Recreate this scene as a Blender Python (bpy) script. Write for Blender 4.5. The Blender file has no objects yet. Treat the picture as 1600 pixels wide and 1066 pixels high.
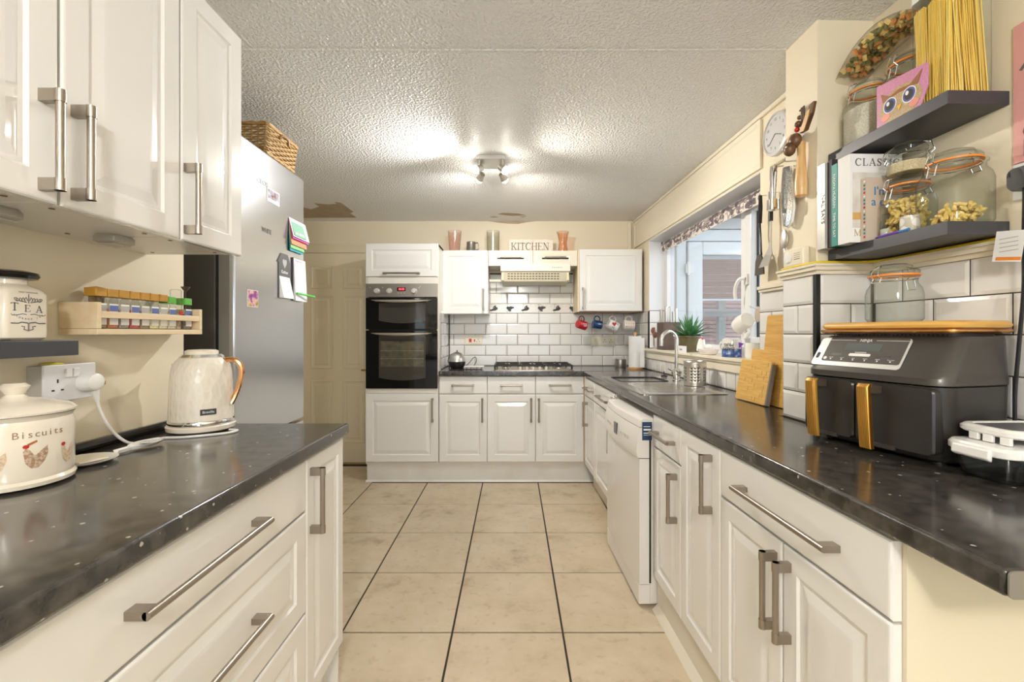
import bpy, bmesh, math, random
from mathutils import Vector, Matrix
random.seed(7)
PI = math.pi
S = bpy.context.scene
C = S.collection

# ------------------------------------------------------------------ camera
cam_d = bpy.data.cameras.new('camera'); cam = bpy.data.objects.new('camera', cam_d); C.objects.link(cam)
cam.location = (0, 0, 1.235); cam.rotation_euler = (PI/2, 0, 0)
cam_d.sensor_width = 36; cam_d.lens = 697/1600*36
cam_d.shift_x = -2/1600; cam_d.shift_y = -13/1600; cam_d.clip_start = 0.02
S.camera = cam

# ------------------------------------------------------------------ world, big lights, exposure
W = bpy.data.worlds.new('overcast_sky'); S.world = W; W.use_nodes = True
bg = W.node_tree.nodes['Background']; bg.inputs['Color'].default_value = (0.90, 0.95, 1.0, 1); bg.inputs['Strength'].default_value = 1.6
S.view_settings.view_transform = 'Standard'; S.view_settings.look = 'None'
S.view_settings.gamma = 1; S.view_settings.use_curve_mapping = False
S.view_settings.exposure = 0.74
SPOT_W = (33.0, 33.0, 13.0, 19.0)   # the four bulbs of the ceiling spot fitting, two cool and two warm
FILL_L = 98.0        # glow of the unseen fill lamp added behind the camera
BULB_COL = ((1.0, 0.98, 0.96), (1.0, 0.92, 0.82), (1.0, 0.98, 0.96), (1.0, 0.92, 0.82)); COOL_COL = (1.0, 0.96, 0.91)

# ------------------------------------------------------------------ materials
MATS = {}
def mat(name, col=(0.8, 0.8, 0.8), rough=0.5, metal=0.0, coat=0.0, spec=0.5, emit=None, estr=0.0, bump=None, vary=None, sheen=0):
    if name in MATS: return MATS[name]
    m = bpy.data.materials.new(name); m.use_nodes = True; MATS[name] = m
    nt = m.node_tree; p = nt.nodes['Principled BSDF']
    p.inputs['Base Color'].default_value = (*col, 1); p.inputs['Roughness'].default_value = rough
    p.inputs['Metallic'].default_value = metal; p.inputs['Coat Weight'].default_value = coat
    p.inputs['Coat Roughness'].default_value = 0.06
    p.inputs['Specular IOR Level'].default_value = spec
    if emit: p.inputs['Emission Color'].default_value = (*emit, 1); p.inputs['Emission Strength'].default_value = estr
    if vary:   # (scale, colour 2, amount contrast lo, hi)
        sc, c2, lo, hi = vary
        tc = nt.nodes.new('ShaderNodeTexCoord'); n = nt.nodes.new('ShaderNodeTexNoise'); n.inputs['Scale'].default_value = sc; n.inputs['Detail'].default_value = 5
        r = nt.nodes.new('ShaderNodeValToRGB'); r.color_ramp.elements[0].position = lo; r.color_ramp.elements[1].position = hi
        r.color_ramp.elements[0].color = (*col, 1); r.color_ramp.elements[1].color = (*c2, 1)
        nt.links.new(tc.outputs['Object'], n.inputs['Vector']); nt.links.new(n.outputs['Fac'], r.inputs['Fac']); nt.links.new(r.outputs['Color'], p.inputs['Base Color'])
    if bump:   # (scale, strength, distance)
        sc, st, di = bump
        tc = nt.nodes.new('ShaderNodeTexCoord'); n = nt.nodes.new('ShaderNodeTexNoise'); n.inputs['Scale'].default_value = sc; n.inputs['Detail'].default_value = 3
        b = nt.nodes.new('ShaderNodeBump'); b.inputs['Strength'].default_value = st; b.inputs['Distance'].default_value = di
        nt.links.new(tc.outputs['Object'], n.inputs['Vector']); nt.links.new(n.outputs['Fac'], b.inputs['Height']); nt.links.new(b.outputs['Normal'], p.inputs['Normal'])
    return m

def glass(name, col=(1, 1, 1), ior=1.45, rough=0.0, tint=1.0):
    """thin clear glass: fresnel mix of transparent and glossy"""
    if name in MATS: return MATS[name]
    m = bpy.data.materials.new(name); m.use_nodes = True; MATS[name] = m
    nt = m.node_tree; nt.nodes.clear()
    o = nt.nodes.new('ShaderNodeOutputMaterial'); mx = nt.nodes.new('ShaderNodeMixShader')
    t = nt.nodes.new('ShaderNodeBsdfTransparent'); g = nt.nodes.new('ShaderNodeBsdfGlossy'); lw = nt.nodes.new('ShaderNodeLayerWeight')
    pw = nt.nodes.new('ShaderNodeMath'); pw.operation = 'POWER'; pw.inputs[1].default_value = 3.5; fr = nt.nodes.new('ShaderNodeMath'); fr.operation = 'MULTIPLY_ADD'
    f0 = ((ior-1)/(ior+1))**2; fr.inputs[1].default_value = .55; fr.inputs[2].default_value = f0; lw.inputs['Blend'].default_value = .5
    t.inputs['Color'].default_value = (*col, 1); g.inputs['Roughness'].default_value = max(rough, 0.02)
    dk = nt.nodes.new('ShaderNodeMixRGB'); dk.inputs[1].default_value = (*col, 1); dk.inputs[2].default_value = (*[c*.58 for c in col], 1)
    pd = nt.nodes.new('ShaderNodeMath'); pd.operation = 'POWER'; pd.inputs[1].default_value = 3.0
    nt.links.new(lw.outputs['Facing'], pd.inputs[0]); nt.links.new(pd.outputs[0], dk.inputs[0]); nt.links.new(dk.outputs[0], t.inputs['Color'])
    nt.links.new(lw.outputs['Facing'], pw.inputs[0]); nt.links.new(pw.outputs[0], fr.inputs[0]); nt.links.new(fr.outputs[0], mx.inputs[0]); nt.links.new(t.outputs[0], mx.inputs[1]); nt.links.new(g.outputs[0], mx.inputs[2]); nt.links.new(mx.outputs[0], o.inputs[0])
    return m

def ramp_mat(name, tex, scale, stops, rough=0.5, metal=0, coat=0, stretch=(1, 1, 1), bump=0, detail=4, rot=(0, 0, 0)):
    """colour ramp over noise / voronoi / wave in object coordinates"""
    if name in MATS: return MATS[name]
    m = bpy.data.materials.new(name); m.use_nodes = True; MATS[name] = m
    nt = m.node_tree; p = nt.nodes['Principled BSDF']; p.inputs['Roughness'].default_value = rough; p.inputs['Metallic'].default_value = metal
    p.inputs['Coat Weight'].default_value = coat
    tc = nt.nodes.new('ShaderNodeTexCoord'); mp = nt.nodes.new('ShaderNodeMapping'); mp.inputs['Scale'].default_value = stretch; mp.inputs['Rotation'].default_value = rot
    n = nt.nodes.new({'noise': 'ShaderNodeTexNoise', 'voronoi': 'ShaderNodeTexVoronoi', 'wave': 'ShaderNodeTexWave'}[tex]); n.inputs['Scale'].default_value = scale
    if tex == 'noise': n.inputs['Detail'].default_value = detail
    if tex == 'wave': n.inputs['Distortion'].default_value = 3; n.inputs['Detail'].default_value = 2
    r = nt.nodes.new('ShaderNodeValToRGB'); e = r.color_ramp.elements
    e[0].position, e[0].color = stops[0][0], (*stops[0][1], 1); e[1].position, e[1].color = stops[-1][0], (*stops[-1][1], 1)
    for s in stops[1:-1]:
        x = e.new(s[0]); x.color = (*s[1], 1)
    nt.links.new(tc.outputs['Object'], mp.inputs['Vector']); nt.links.new(mp.outputs[0], n.inputs['Vector'])
    out = n.outputs['Distance'] if tex == 'voronoi' else n.outputs['Fac']
    nt.links.new(out, r.inputs['Fac']); nt.links.new(r.outputs['Color'], p.inputs['Base Color'])
    if bump:
        b = nt.nodes.new('ShaderNodeBump'); b.inputs['Strength'].default_value = bump; b.inputs['Distance'].default_value = 0.002
        nt.links.new(out, b.inputs['Height']); nt.links.new(b.outputs['Normal'], p.inputs['Normal'])
    return m

M_WHITE = mat('white_gloss_door', (0.82, 0.81, 0.785), 0.16, coat=0.5)
M_CARC = mat('cream_carcass', (0.78, 0.72, 0.60), 0.4)
M_PLINTH = mat('plinth_white', (0.76, 0.74, 0.69), 0.35, vary=(6, (0.70, 0.67, 0.61), 0.45, 0.75))
M_WALL = mat('cream_wall_paint', (0.82, 0.745, 0.58), 0.6, bump=(60, 0.06, 0.003), vary=(1.5, (0.79, 0.71, 0.54), 0.4, 0.7))
M_CREAMGLOSS = mat('cream_gloss_paint', (0.82, 0.755, 0.61), 0.28)
M_DOORCREAM = mat('cream_door_paint', (0.78, 0.70, 0.52), 0.35)
M_STEEL = mat('brushed_steel', (0.62, 0.60, 0.56), 0.32, 1.0)
M_HANDLE = mat('handle_steel', (0.40, 0.355, 0.30), 0.36, 1.0)
M_CHROME = mat('chrome', (0.80, 0.80, 0.80), 0.07, 1.0)
M_BLACK = mat('black_plastic', (0.012, 0.012, 0.013), 0.35)
M_BLACKGLOSS = mat('black_glass', (0.006, 0.006, 0.006), 0.04, coat=0.6)
M_IRON = mat('cast_iron', (0.015, 0.014, 0.013), 0.55)
M_DKGREY = mat('charcoal_shelf', (0.050, 0.050, 0.058), 0.42, bump=(90, 0.1, 0.001))
M_WPLAST = mat('white_plastic', (0.82, 0.81, 0.79), 0.3)
M_CPLAST = mat('cream_plastic', (0.80, 0.74, 0.58), 0.35)
M_UPVC = mat('white_upvc', (0.80, 0.81, 0.83), 0.3)
M_TILE = mat('white_metro_tile', (0.80, 0.79, 0.77), 0.12, coat=0.4)
M_GROUT = mat('dark_grout', (0.040, 0.028, 0.020), 0.85)
M_CERAM = mat('cream_ceramic', (0.83, 0.76, 0.64), 0.14, coat=0.5)
M_CERWHITE = mat('white_ceramic', (0.85, 0.84, 0.81), 0.12, coat=0.4)
M_PAPER = mat('white_paper', (0.86, 0.86, 0.86), 0.7)
M_INK = mat('black_ink', (0.03, 0.028, 0.03), 0.6)
M_GREYINK = mat('grey_ink', (0.16, 0.15, 0.15), 0.6)
M_RED = mat('red_plastic', (0.55, 0.02, 0.02), 0.3)
M_ORANGE = mat('orange_rubber', (0.85, 0.27, 0.03), 0.45)
M_GLASS = glass('clear_glass', (0.97, 0.98, 0.97))
M_PANE = glass('window_glass', (0.95, 0.97, 0.98), 1.4)
M_PINE = ramp_mat('pale_pine', 'noise', 3.0, [(0.3, (0.72, 0.55, 0.33)), (0.7, (0.80, 0.66, 0.45))], 0.5, stretch=(14, 1.2, 14))
M_BAMBOO = ramp_mat('bamboo', 'noise', 5.0, [(0.3, (0.60, 0.33, 0.07)), (0.55, (0.72, 0.43, 0.11)), (0.75, (0.80, 0.52, 0.16))], 0.38, stretch=(1.0, 1.0, 14))
M_BAMBOOH = ramp_mat('bamboo_cross', 'noise', 5.0, [(0.3, (0.62, 0.35, 0.07)), (0.55, (0.74, 0.45, 0.12)), (0.75, (0.82, 0.54, 0.18))], 0.38, stretch=(1.0, 2.0, 22))
M_BAMBOODK = mat('bamboo_knot', (0.47, 0.24, 0.05), 0.42)
M_BROWNWOOD = ramp_mat('brown_wood', 'noise', 6.0, [(0.3, (0.16, 0.06, 0.03)), (0.7, (0.30, 0.13, 0.06))], 0.4, stretch=(3, 3, 1))
M_WICKER = mat('wicker', (0.40, 0.23, 0.07), 0.5, vary=(30, (0.54, 0.36, 0.15), 0.4, 0.7))

def worktop_material():
    m = bpy.data.materials.new('dark_speckled_laminate'); m.use_nodes = True; MATS['worktop'] = m
    nt = m.node_tree; p = nt.nodes['Principled BSDF']; p.inputs['Roughness'].default_value = 0.19; p.inputs['Specular IOR Level'].default_value = 0.75; p.inputs['Coat Weight'].default_value = 0.25
    p.inputs['Coat Roughness'].default_value = 0.1
    tc = nt.nodes.new('ShaderNodeTexCoord')
    n = nt.nodes.new('ShaderNodeTexNoise'); n.inputs['Scale'].default_value = 28; n.inputs['Detail'].default_value = 6
    r = nt.nodes.new('ShaderNodeValToRGB'); r.color_ramp.elements[0].position = .35; r.color_ramp.elements[1].position = .72
    r.color_ramp.elements[0].color = (0.016, 0.014, 0.013, 1); r.color_ramp.elements[1].color = (0.085, 0.076, 0.065, 1)
    v = nt.nodes.new('ShaderNodeTexVoronoi'); v.inputs['Scale'].default_value = 30; v.inputs['Randomness'].default_value = 1
    d = nt.nodes.new('ShaderNodeTexNoise'); d.inputs['Scale'].default_value = 55; d.inputs['Detail'].default_value = 2
    ad = nt.nodes.new('ShaderNodeMath'); ad.operation = 'MULTIPLY_ADD'; ad.inputs[1].default_value = 0.35
    r2 = nt.nodes.new('ShaderNodeValToRGB'); r2.color_ramp.elements[0].position = .235; r2.color_ramp.elements[1].position = .275
    r2.color_ramp.elements[0].color = (1, 1, 1, 1); r2.color_ramp.elements[1].color = (0, 0, 0, 1)
    mx = nt.nodes.new('ShaderNodeMixRGB'); mx.inputs[2].default_value = (0.46, 0.43, 0.39, 1)
    L = nt.links.new
    L(tc.outputs['Object'], n.inputs['Vector']); L(tc.outputs['Object'], v.inputs['Vector']); L(tc.outputs['Object'], d.inputs['Vector'])
    L(n.outputs['Fac'], r.inputs['Fac']); L(d.outputs['Fac'], ad.inputs[0]); L(v.outputs['Distance'], ad.inputs[2]); L(ad.outputs[0], r2.inputs['Fac'])
    L(r.outputs['Color'], mx.inputs[1]); L(r2.outputs['Color'], mx.inputs[0]); L(mx.outputs[0], p.inputs['Base Color'])
    return m
M_TOP = worktop_material()

def ceiling_material():
    m = bpy.data.materials.new('textured_ceiling'); m.use_nodes = True
    nt = m.node_tree; p = nt.nodes['Principled BSDF']; p.inputs['Base Color'].default_value = (0.86, 0.86, 0.85, 1); p.inputs['Roughness'].default_value = 0.36
    tc = nt.nodes.new('ShaderNodeTexCoord'); n = nt.nodes.new('ShaderNodeTexNoise'); n.inputs['Scale'].default_value = 85; n.inputs['Detail'].default_value = 2.0; n.inputs['Roughness'].default_value = 0.45
    r = nt.nodes.new('ShaderNodeValToRGB'); r.color_ramp.elements[0].position = .42; r.color_ramp.elements[1].position = .66
    b = nt.nodes.new('ShaderNodeBump'); b.inputs['Strength'].default_value = 0.9; b.inputs['Distance'].default_value = 0.005
    L = nt.links.new; L(tc.outputs['Object'], n.inputs['Vector']); L(n.outputs['Fac'], r.inputs['Fac']); L(r.outputs['Color'], b.inputs['Height']); L(b.outputs['Normal'], p.inputs['Normal'])
    return m
M_CEIL = ceiling_material()

def floor_tile_material():
    m = bpy.data.materials.new('beige_stone_tile'); m.use_nodes = True
    nt = m.node_tree; p = nt.nodes['Principled BSDF']; p.inputs['Roughness'].default_value = 0.27
    tc = nt.nodes.new('ShaderNodeTexCoord'); oi = nt.nodes.new('ShaderNodeObjectInfo')
    sc = nt.nodes.new('ShaderNodeVectorMath'); sc.operation = 'MULTIPLY_ADD'; sc.inputs[1].default_value = (1, 1, 1)
    cx = nt.nodes.new('ShaderNodeCombineXYZ'); ml = nt.nodes.new('ShaderNodeMath'); ml.operation = 'MULTIPLY'; ml.inputs[1].default_value = 37
    n = nt.nodes.new('ShaderNodeTexNoise'); n.inputs['Scale'].default_value = 5; n.inputs['Detail'].default_value = 9; n.inputs['Roughness'].default_value = .62
    r = nt.nodes.new('ShaderNodeValToRGB'); e = r.color_ramp.elements
    e[0].position = .30; e[0].color = (0.47, 0.375, 0.25, 1); e[1].position = .62; e[1].color = (0.665, 0.56, 0.41, 1)
    x = e.new(.44); x.color = (0.605, 0.50, 0.355, 1)
    n2 = nt.nodes.new('ShaderNodeTexNoise'); n2.inputs['Scale'].default_value = 24; n2.inputs['Detail'].default_value = 4
    r2 = nt.nodes.new('ShaderNodeValToRGB'); r2.color_ramp.elements[0].position = .30; r2.color_ramp.elements[1].position = .42
    r2.color_ramp.elements[0].color = (0.88, 0.85, 0.82, 1); r2.color_ramp.elements[1].color = (1, 1, 1, 1)
    mx = nt.nodes.new('ShaderNodeMixRGB'); mx.blend_type = 'MULTIPLY'; mx.inputs[0].default_value = 1
    L = nt.links.new
    L(oi.outputs['Random'], ml.inputs[0]); L(ml.outputs[0], cx.inputs[0]); L(ml.outputs[0], cx.inputs[1]); L(tc.outputs['Object'], sc.inputs[0]); L(cx.outputs[0], sc.inputs[2])
    L(sc.outputs[0], n.inputs['Vector']); L(sc.outputs[0], n2.inputs['Vector']); L(n.outputs['Fac'], r.inputs['Fac']); L(n2.outputs['Fac'], r2.inputs['Fac'])
    L(r.outputs['Color'], mx.inputs[1]); L(r2.outputs['Color'], mx.inputs[2]); L(mx.outputs[0], p.inputs['Base Color'])
    return m
M_FTILE = floor_tile_material()

# ------------------------------------------------------------------ frames and builders
ROT = 0.0273; RX0 = 0.669          # the right-hand run stands 1.6 degrees off the room axis
class Frame:
    def __init__(s, x0=0, y0=0, rz=0): s.x0, s.y0, s.rz, s.c, s.s = x0, y0, rz, math.cos(rz), math.sin(rz)
    def pt(s, p): return (s.x0 + p[0]*s.c - p[1]*s.s, s.y0 + p[0]*s.s + p[1]*s.c, p[2])
FW = Frame(); FR = Frame(RX0, 0, ROT)
ORG = {}

def tag(o, label=None, cat=None, group=None, kind=None):
    if label: o['label'] = label
    if cat: o['category'] = cat
    if group: o['group'] = group
    if kind: o['kind'] = kind
    return o

def thing(name, label, cat, at=(0, 0, 0), frame=FW, rz=0, group=None, kind=None):
    o = bpy.data.objects.new(name, None); C.objects.link(o); o.empty_display_size = 0.05
    o.location = frame.pt(at); o.rotation_euler = (0, 0, frame.rz + rz)
    ORG[o.name] = Vector(at) if rz == 0 else Vector((0, 0, 0))     # turned things are modelled in their own coordinates
    return tag(o, label, cat, group, kind)

class MB:
    """mesh builder: collects shapes, build() links them as one mesh object"""
    def __init__(s): s.v = []; s.f = []
    def add(s, vs, fs):
        n = len(s.v); s.v += [tuple(p) for p in vs]; s.f += [tuple(i+n for i in f) for f in fs]; return s
    def box(s, x0, y0, z0, x1, y1, z1):
        return s.add([(x0, y0, z0), (x1, y0, z0), (x1, y1, z0), (x0, y1, z0), (x0, y0, z1), (x1, y0, z1), (x1, y1, z1), (x0, y1, z1)],
                     [(0, 3, 2, 1), (4, 5, 6, 7), (0, 1, 5, 4), (1, 2, 6, 5), (2, 3, 7, 6), (3, 0, 4, 7)])
    def boxm(s, mp, a0, a1, z0, z1, o0, o1):
        return s.add([mp(a, z, o) for o in (o0, o1) for a, z in ((a0, z0), (a1, z0), (a1, z1), (a0, z1))],
                     [(0, 3, 2, 1), (4, 5, 6, 7), (0, 1, 5, 4), (1, 2, 6, 5), (2, 3, 7, 6), (3, 0, 4, 7)])
    def loft(s, loops, cap0=True, cap1=True, close=False):
        n = len(loops[0]); vs = [p for l in loops for p in l]; fs = []
        k = len(loops)
        for i in range(k - (0 if close else 1)):
            j = (i+1) % k
            for q in range(n): fs.append((i*n+q, i*n+(q+1) % n, j*n+(q+1) % n, j*n+q))
        if not close:
            if cap0: fs.append(tuple(range(n-1, -1, -1)))
            if cap1: fs.append(tuple((k-1)*n+q for q in range(n)))
        return s.add(vs, fs)
    def tube(s, pts, r, n=8, cap=True, close=False):
        pts = [Vector(p) for p in pts]; k = len(pts)
        rr = r if isinstance(r, (list, tuple)) else [r]*k
        loops = []; up = None
        for i in range(k):
            if close: t = pts[(i+1) % k] - pts[i-1]
            else: t = pts[min(i+1, k-1)] - pts[max(i-1, 0)]
            if t.length < 1e-9: t = Vector((0, 0, 1))
            t.normalize()
            if up is None: up = Vector((0, 0, 1)) if abs(t.z) < .9 else Vector((1, 0, 0))
            x = up.cross(t)
            if x.length < 1e-6: x = Vector((1, 0, 0)).cross(t)
            x.normalize(); y = t.cross(x).normalized(); up = y
            loops.append([pts[i] + (x*math.cos(a)+y*math.sin(a))*rr[i] for a in [2*PI*q/n for q in range(n)]])
        return s.loft(loops, cap, cap, close)
    def cyl(s, p0, p1, r0, r1=None, n=20): return s.tube([p0, p1], [r0, r0 if r1 is None else r1], n)
    def lathe(s, prof, cx=0, cy=0, n=32, sq=None, top=True, ring=False):
        """revolve (r, z); sq = superellipse exponent for squarish bodies"""
        loops = []
        for r, z in prof:
            l = []
            for q in range(n):
                a = 2*PI*q/n; k = 1
                if sq: k = (abs(math.cos(a))**sq + abs(math.sin(a))**sq)**(-1/sq)
                l.append((cx + r*k*math.cos(a), cy + r*k*math.sin(a), z))
            loops.append(l)
        return s.loft(loops, prof[0][0] > 1e-5, top and prof[-1][0] > 1e-5, ring)
    def torus(s, c, R, r, axis='z', n=24, m=8, a0=0, a1=2*PI):
        full = abs(a1-a0-2*PI) < 1e-6; pts = []
        for q in range(n + (0 if full else 1)):
            a = a0 + (a1-a0)*q/n; u, w = R*math.cos(a), R*math.sin(a)
            pts.append({'z': (c[0]+u, c[1]+w, c[2]), 'x': (c[0], c[1]+u, c[2]+w), 'y': (c[0]+u, c[1], c[2]+w)}[axis])
        return s.tube(pts, r, m, True, full)
    def poly(s, mp, pts, o0, o1):
        """flat outline pts (a, z) given thickness o0..o1"""
        n = len(pts)
        return s.add([mp(a, z, o0) for a, z in pts] + [mp(a, z, o1) for a, z in pts],
                     [tuple(range(n-1, -1, -1)), tuple(range(n, 2*n))] + [(q, (q+1) % n, n+(q+1) % n, n+q) for q in range(n)])
    def decal(s, mp, pts, o=.0004):
        """print that follows a curved surface: rings drawn in towards the middle"""
        n = len(pts); ca = sum(p[0] for p in pts)/n; cz = sum(p[1] for p in pts)/n; R = (1, .75, .5, .25, .02)
        vs = [mp(ca+(a-ca)*k, cz+(z-cz)*k, o) for k in R for a, z in pts]
        return s.add(vs, [(i*n+q, i*n+(q+1) % n, (i+1)*n+(q+1) % n, (i+1)*n+q) for i in range(len(R)-1) for q in range(n)])
    def ball(s, c, r, n=16, m=10, sx=1, sy=1, sz=1):
        loops = []
        for i in range(1, m):
            t = PI*i/m - PI/2
            loops.append([(c[0]+r*sx*math.cos(t)*math.cos(2*PI*q/n), c[1]+r*sy*math.cos(t)*math.sin(2*PI*q/n), c[2]+r*sz*math.sin(t)) for q in range(n)])
        return s.loft(loops)
    def xf(s, mtx, start=0):
        for i in range(start, len(s.v)): s.v[i] = tuple(mtx @ Vector(s.v[i]))
        return s
    def build(s, name, m, parent=None, frame=FW, at=None, smooth=True, bevel=0, seg=2, label=None, angle=35, recalc=True):
        if parent is not None: org = ORG[parent.name]
        else:
            if at is None:
                xs, ys, zs = zip(*s.v); at = ((min(xs)+max(xs))/2, (min(ys)+max(ys))/2, min(zs))
            org = Vector(at)
        me = bpy.data.meshes.new(name)
        me.from_pydata([(p[0]-org[0], p[1]-org[1], p[2]-org[2]) for p in s.v], [], s.f)
        if recalc:
            bm = bmesh.new(); bm.from_mesh(me); bmesh.ops.recalc_face_normals(bm, faces=bm.faces); bm.to_mesh(me); bm.free()
        me.materials.append(m)
        if smooth: me.shade_smooth(); me.set_sharp_from_angle(angle=math.radians(angle))
        o = bpy.data.objects.new(name, me); C.objects.link(o)
        if parent is not None: o.parent = parent
        else: o.location = frame.pt(at); o.rotation_euler = (0, 0, frame.rz)
        ORG[o.name] = org
        if bevel:
            b = o.modifiers.new('bevel', 'BEVEL'); b.width = bevel; b.segments = seg; b.limit_method = 'ANGLE'; b.angle_limit = math.radians(40)
        if label: o['label'] = label
        return o

class MP:
    """maps (along, height, outward) to a plane: B faces -y, L faces +x, R faces -x"""
    def __init__(s, kind, d): s.k, s.d = kind, d
    def __call__(s, a, z, o):
        if s.k == 'B': return (a, s.d-o, z)
        if s.k == 'L': return (s.d+o, a, z)
        return (s.d-o, a, z)
def mpC(f): return f

def rrect(x0, x1, y0, y1, r, n=5):
    out = []
    for cx, cy, a0 in ((x1-r, y1-r, 0), (x0+r, y1-r, PI/2), (x0+r, y0+r, PI), (x1-r, y0+r, 3*PI/2)):
        for q in range(n+1):
            a = a0 + PI/2*q/n; out.append((cx+r*math.cos(a), cy+r*math.sin(a)))
    return out

def spline(pts, n=8):
    P = [Vector(p) for p in pts]; P = [P[0]*2-P[1]] + P + [P[-1]*2-P[-2]]; out = []
    for i in range(1, len(P)-2):
        for q in range(n):
            t = q/n
            out.append(0.5*((2*P[i]) + (P[i+1]-P[i-1])*t + (2*P[i-1]-5*P[i]+4*P[i+1]-P[i+2])*t*t + (3*P[i]-P[i-1]-3*P[i+1]+P[i+2])*t**3))
    out.append(P[-2]); return out

def text(s, size, m, parent, pos, rot, name='lettering', ext=0.0004, align='CENTER', sx=1.0, space=1.0):
    """flat lettering; pos in the parent's modelling coordinates"""
    cu = bpy.data.curves.new('t', 'FONT'); cu.body = s; cu.size = size; cu.extrude = ext; cu.align_x = align; cu.align_y = 'CENTER'; cu.resolution_u = 3; cu.space_character = space
    t = bpy.data.objects.new('t', cu); C.objects.link(t)
    dg = bpy.context.evaluated_depsgraph_get(); me = bpy.data.meshes.new_from_object(t.evaluated_get(dg)); me.name = name
    bpy.data.objects.remove(t); bpy.data.curves.remove(cu)
    me.materials.clear(); me.materials.append(m)
    o = bpy.data.objects.new(name, me); C.objects.link(o); o.parent = parent
    o.location = Vector(pos) - ORG[parent.name]; o.rotation_euler = rot; o.scale = (sx, 1, 1); ORG[o.name] = ORG[parent.name]
    return o
TB = (PI/2, 0, 0); TL = (PI/2, 0, PI/2); TR = (PI/2, 0, -PI/2)     # lettering facing -y, +x, -x

# serif capitals drawn as strokes: (x0, y0, x1, y1, width) in a unit-high box
SERIF = {
 'T': (.9, [(.45, 0, .45, 1, .16), (.03, .95, .87, .95, .09), (.05, .80, .05, .98, .06), (.85, .80, .85, .98, .06), (.25, .03, .65, .03, .06)]),
 'E': (.85, [(.18, 0, .18, 1, .16), (.03, .97, .75, .97, .06), (.03, .03, .78, .03, .06), (.18, .5, .58, .5, .06), (.74, .78, .74, 1, .06), (.77, 0, .77, .22, .06), (.57, .40, .57, .6, .05)]),
 'A': (1., [(.12, 0, .48, 1, .07), (.48, 1, .84, 0, .17), (.25, .33, .70, .33, .06), (0, .03, .28, .03, .06), (.66, .03, 1, .03, .06)]),
 'K': (1., [(.2, 0, .2, 1, .16), (.28, .42, .80, .97, .08), (.42, .56, .85, 0, .16), (.04, .03, .38, .03, .06), (.04, .97, .38, .97, .06), (.65, .97, .95, .97, .06), (.68, .03, 1, .03, .06)]),
 'I': (.45, [(.22, 0, .22, 1, .16), (.04, .03, .40, .03, .06), (.04, .97, .40, .97, .06)]),
 'C': (.95, [(.82, .80, .70, .95, .08), (.70, .95, .50, 1, .09), (.50, 1, .26, .90, .12), (.26, .90, .12, .68, .16), (.12, .68, .10, .40, .17), (.10, .40, .20, .14, .16), (.20, .14, .44, .0, .12), (.44, 0, .68, .04, .09), (.68, .04, .84, .22, .07), (.83, .72, .83, 1, .05)]),
 'H': (1.05, [(.2, 0, .2, 1, .16), (.82, 0, .82, 1, .16), (.2, .5, .82, .5, .07), (.04, .03, .38, .03, .06), (.04, .97, .38, .97, .06), (.66, .03, 1, .03, .06), (.66, .97, 1, .97, .06)]),
 'N': (1.05, [(.18, 0, .18, 1, .07), (.18, 1, .82, 0, .17), (.84, 0, .84, 1, .07), (.03, .03, .34, .03, .06), (.03, .97, .25, .97, .06), (.68, .97, 1, .97, .06)]),
 'L': (.8, [(.18, 0, .18, 1, .16), (.03, .97, .36, .97, .06), (.03, .03, .72, .03, .06), (.70, 0, .70, .26, .06)]),
 'S': (.75, [(.60, .78, .48, .95, .08), (.48, .95, .26, .98, .09), (.26, .98, .12, .82, .13), (.12, .82, .18, .62, .15), (.18, .62, .46, .44, .17), (.46, .44, .58, .24, .16), (.58, .24, .44, .06, .12), (.44, .06, .20, .02, .09), (.20, .02, .08, .20, .07), (.06, 0, .06, .28, .05), (.60, .72, .60, 1, .05)]),
 'M': (1.2, [(.18, 0, .18, 1, .07), (.18, 1, .58, .08, .16), (.58, .08, .98, 1, .06), (1., 0, 1., 1, .16), (.03, .03, .33, .03, .06), (.84, .03, 1.16, .03, .06)]),
}
def serif_word(b, mp, word, a, z, h, o0, o1, gap=.12, flip=1):
    """adds a serif word starting at (a, z), advancing by flip along a"""
    for ch in word:
        w, st = SERIF[ch]
        for x0, y0, x1, y1, t in st:
            dx, dy = x1-x0, y1-y0; L = math.hypot(dx, dy); nx, ny = -dy/L*t/2, dx/L*t/2; ex, ey = dx/L*t*.25, dy/L*t*.25
            pts = [(x0-ex+nx, y0-ey+ny), (x0-ex-nx, y0-ey-ny), (x1+ex-nx, y1+ey-ny), (x1+ex+nx, y1+ey+ny)]
            b.poly(mp, [(a+flip*x*h, z+y*h) for x, y in pts], o0, o1)
        a += flip*(w+gap)*h
    return a

# ------------------------------------------------------------------ cabinet pieces
def panel_door(parent, mp, a0, a1, z0, z1, bw=0.055, flat=False, name='door', m=None, t=0.019):
    b = MB()
    if flat: rings = [(0, -t), (0, -.004), (.003, -.0008), (.006, 0)]
    else: rings = [(0, -t), (0, -.004), (.003, -.0008), (.006, 0), (bw, 0), (bw+.005, -.0055), (bw+.013, -.006), (bw+.036, -.0008), (bw+.042, -.0004)]
    if z0 > z1: z0, z1 = z1, z0
    lim = min(a1-a0, z1-z0)/2 - .004
    rings = [(min(i, lim), o) for i, o in rings]
    b.loft([[mp(a, z, o) for a, z in ((a0+i, z0+i), (a1-i, z0+i), (a1-i, z1-i), (a0+i, z1-i))] for i, o in rings])
    return b.build(name, m or M_WHITE, parent, smooth=False)

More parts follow.
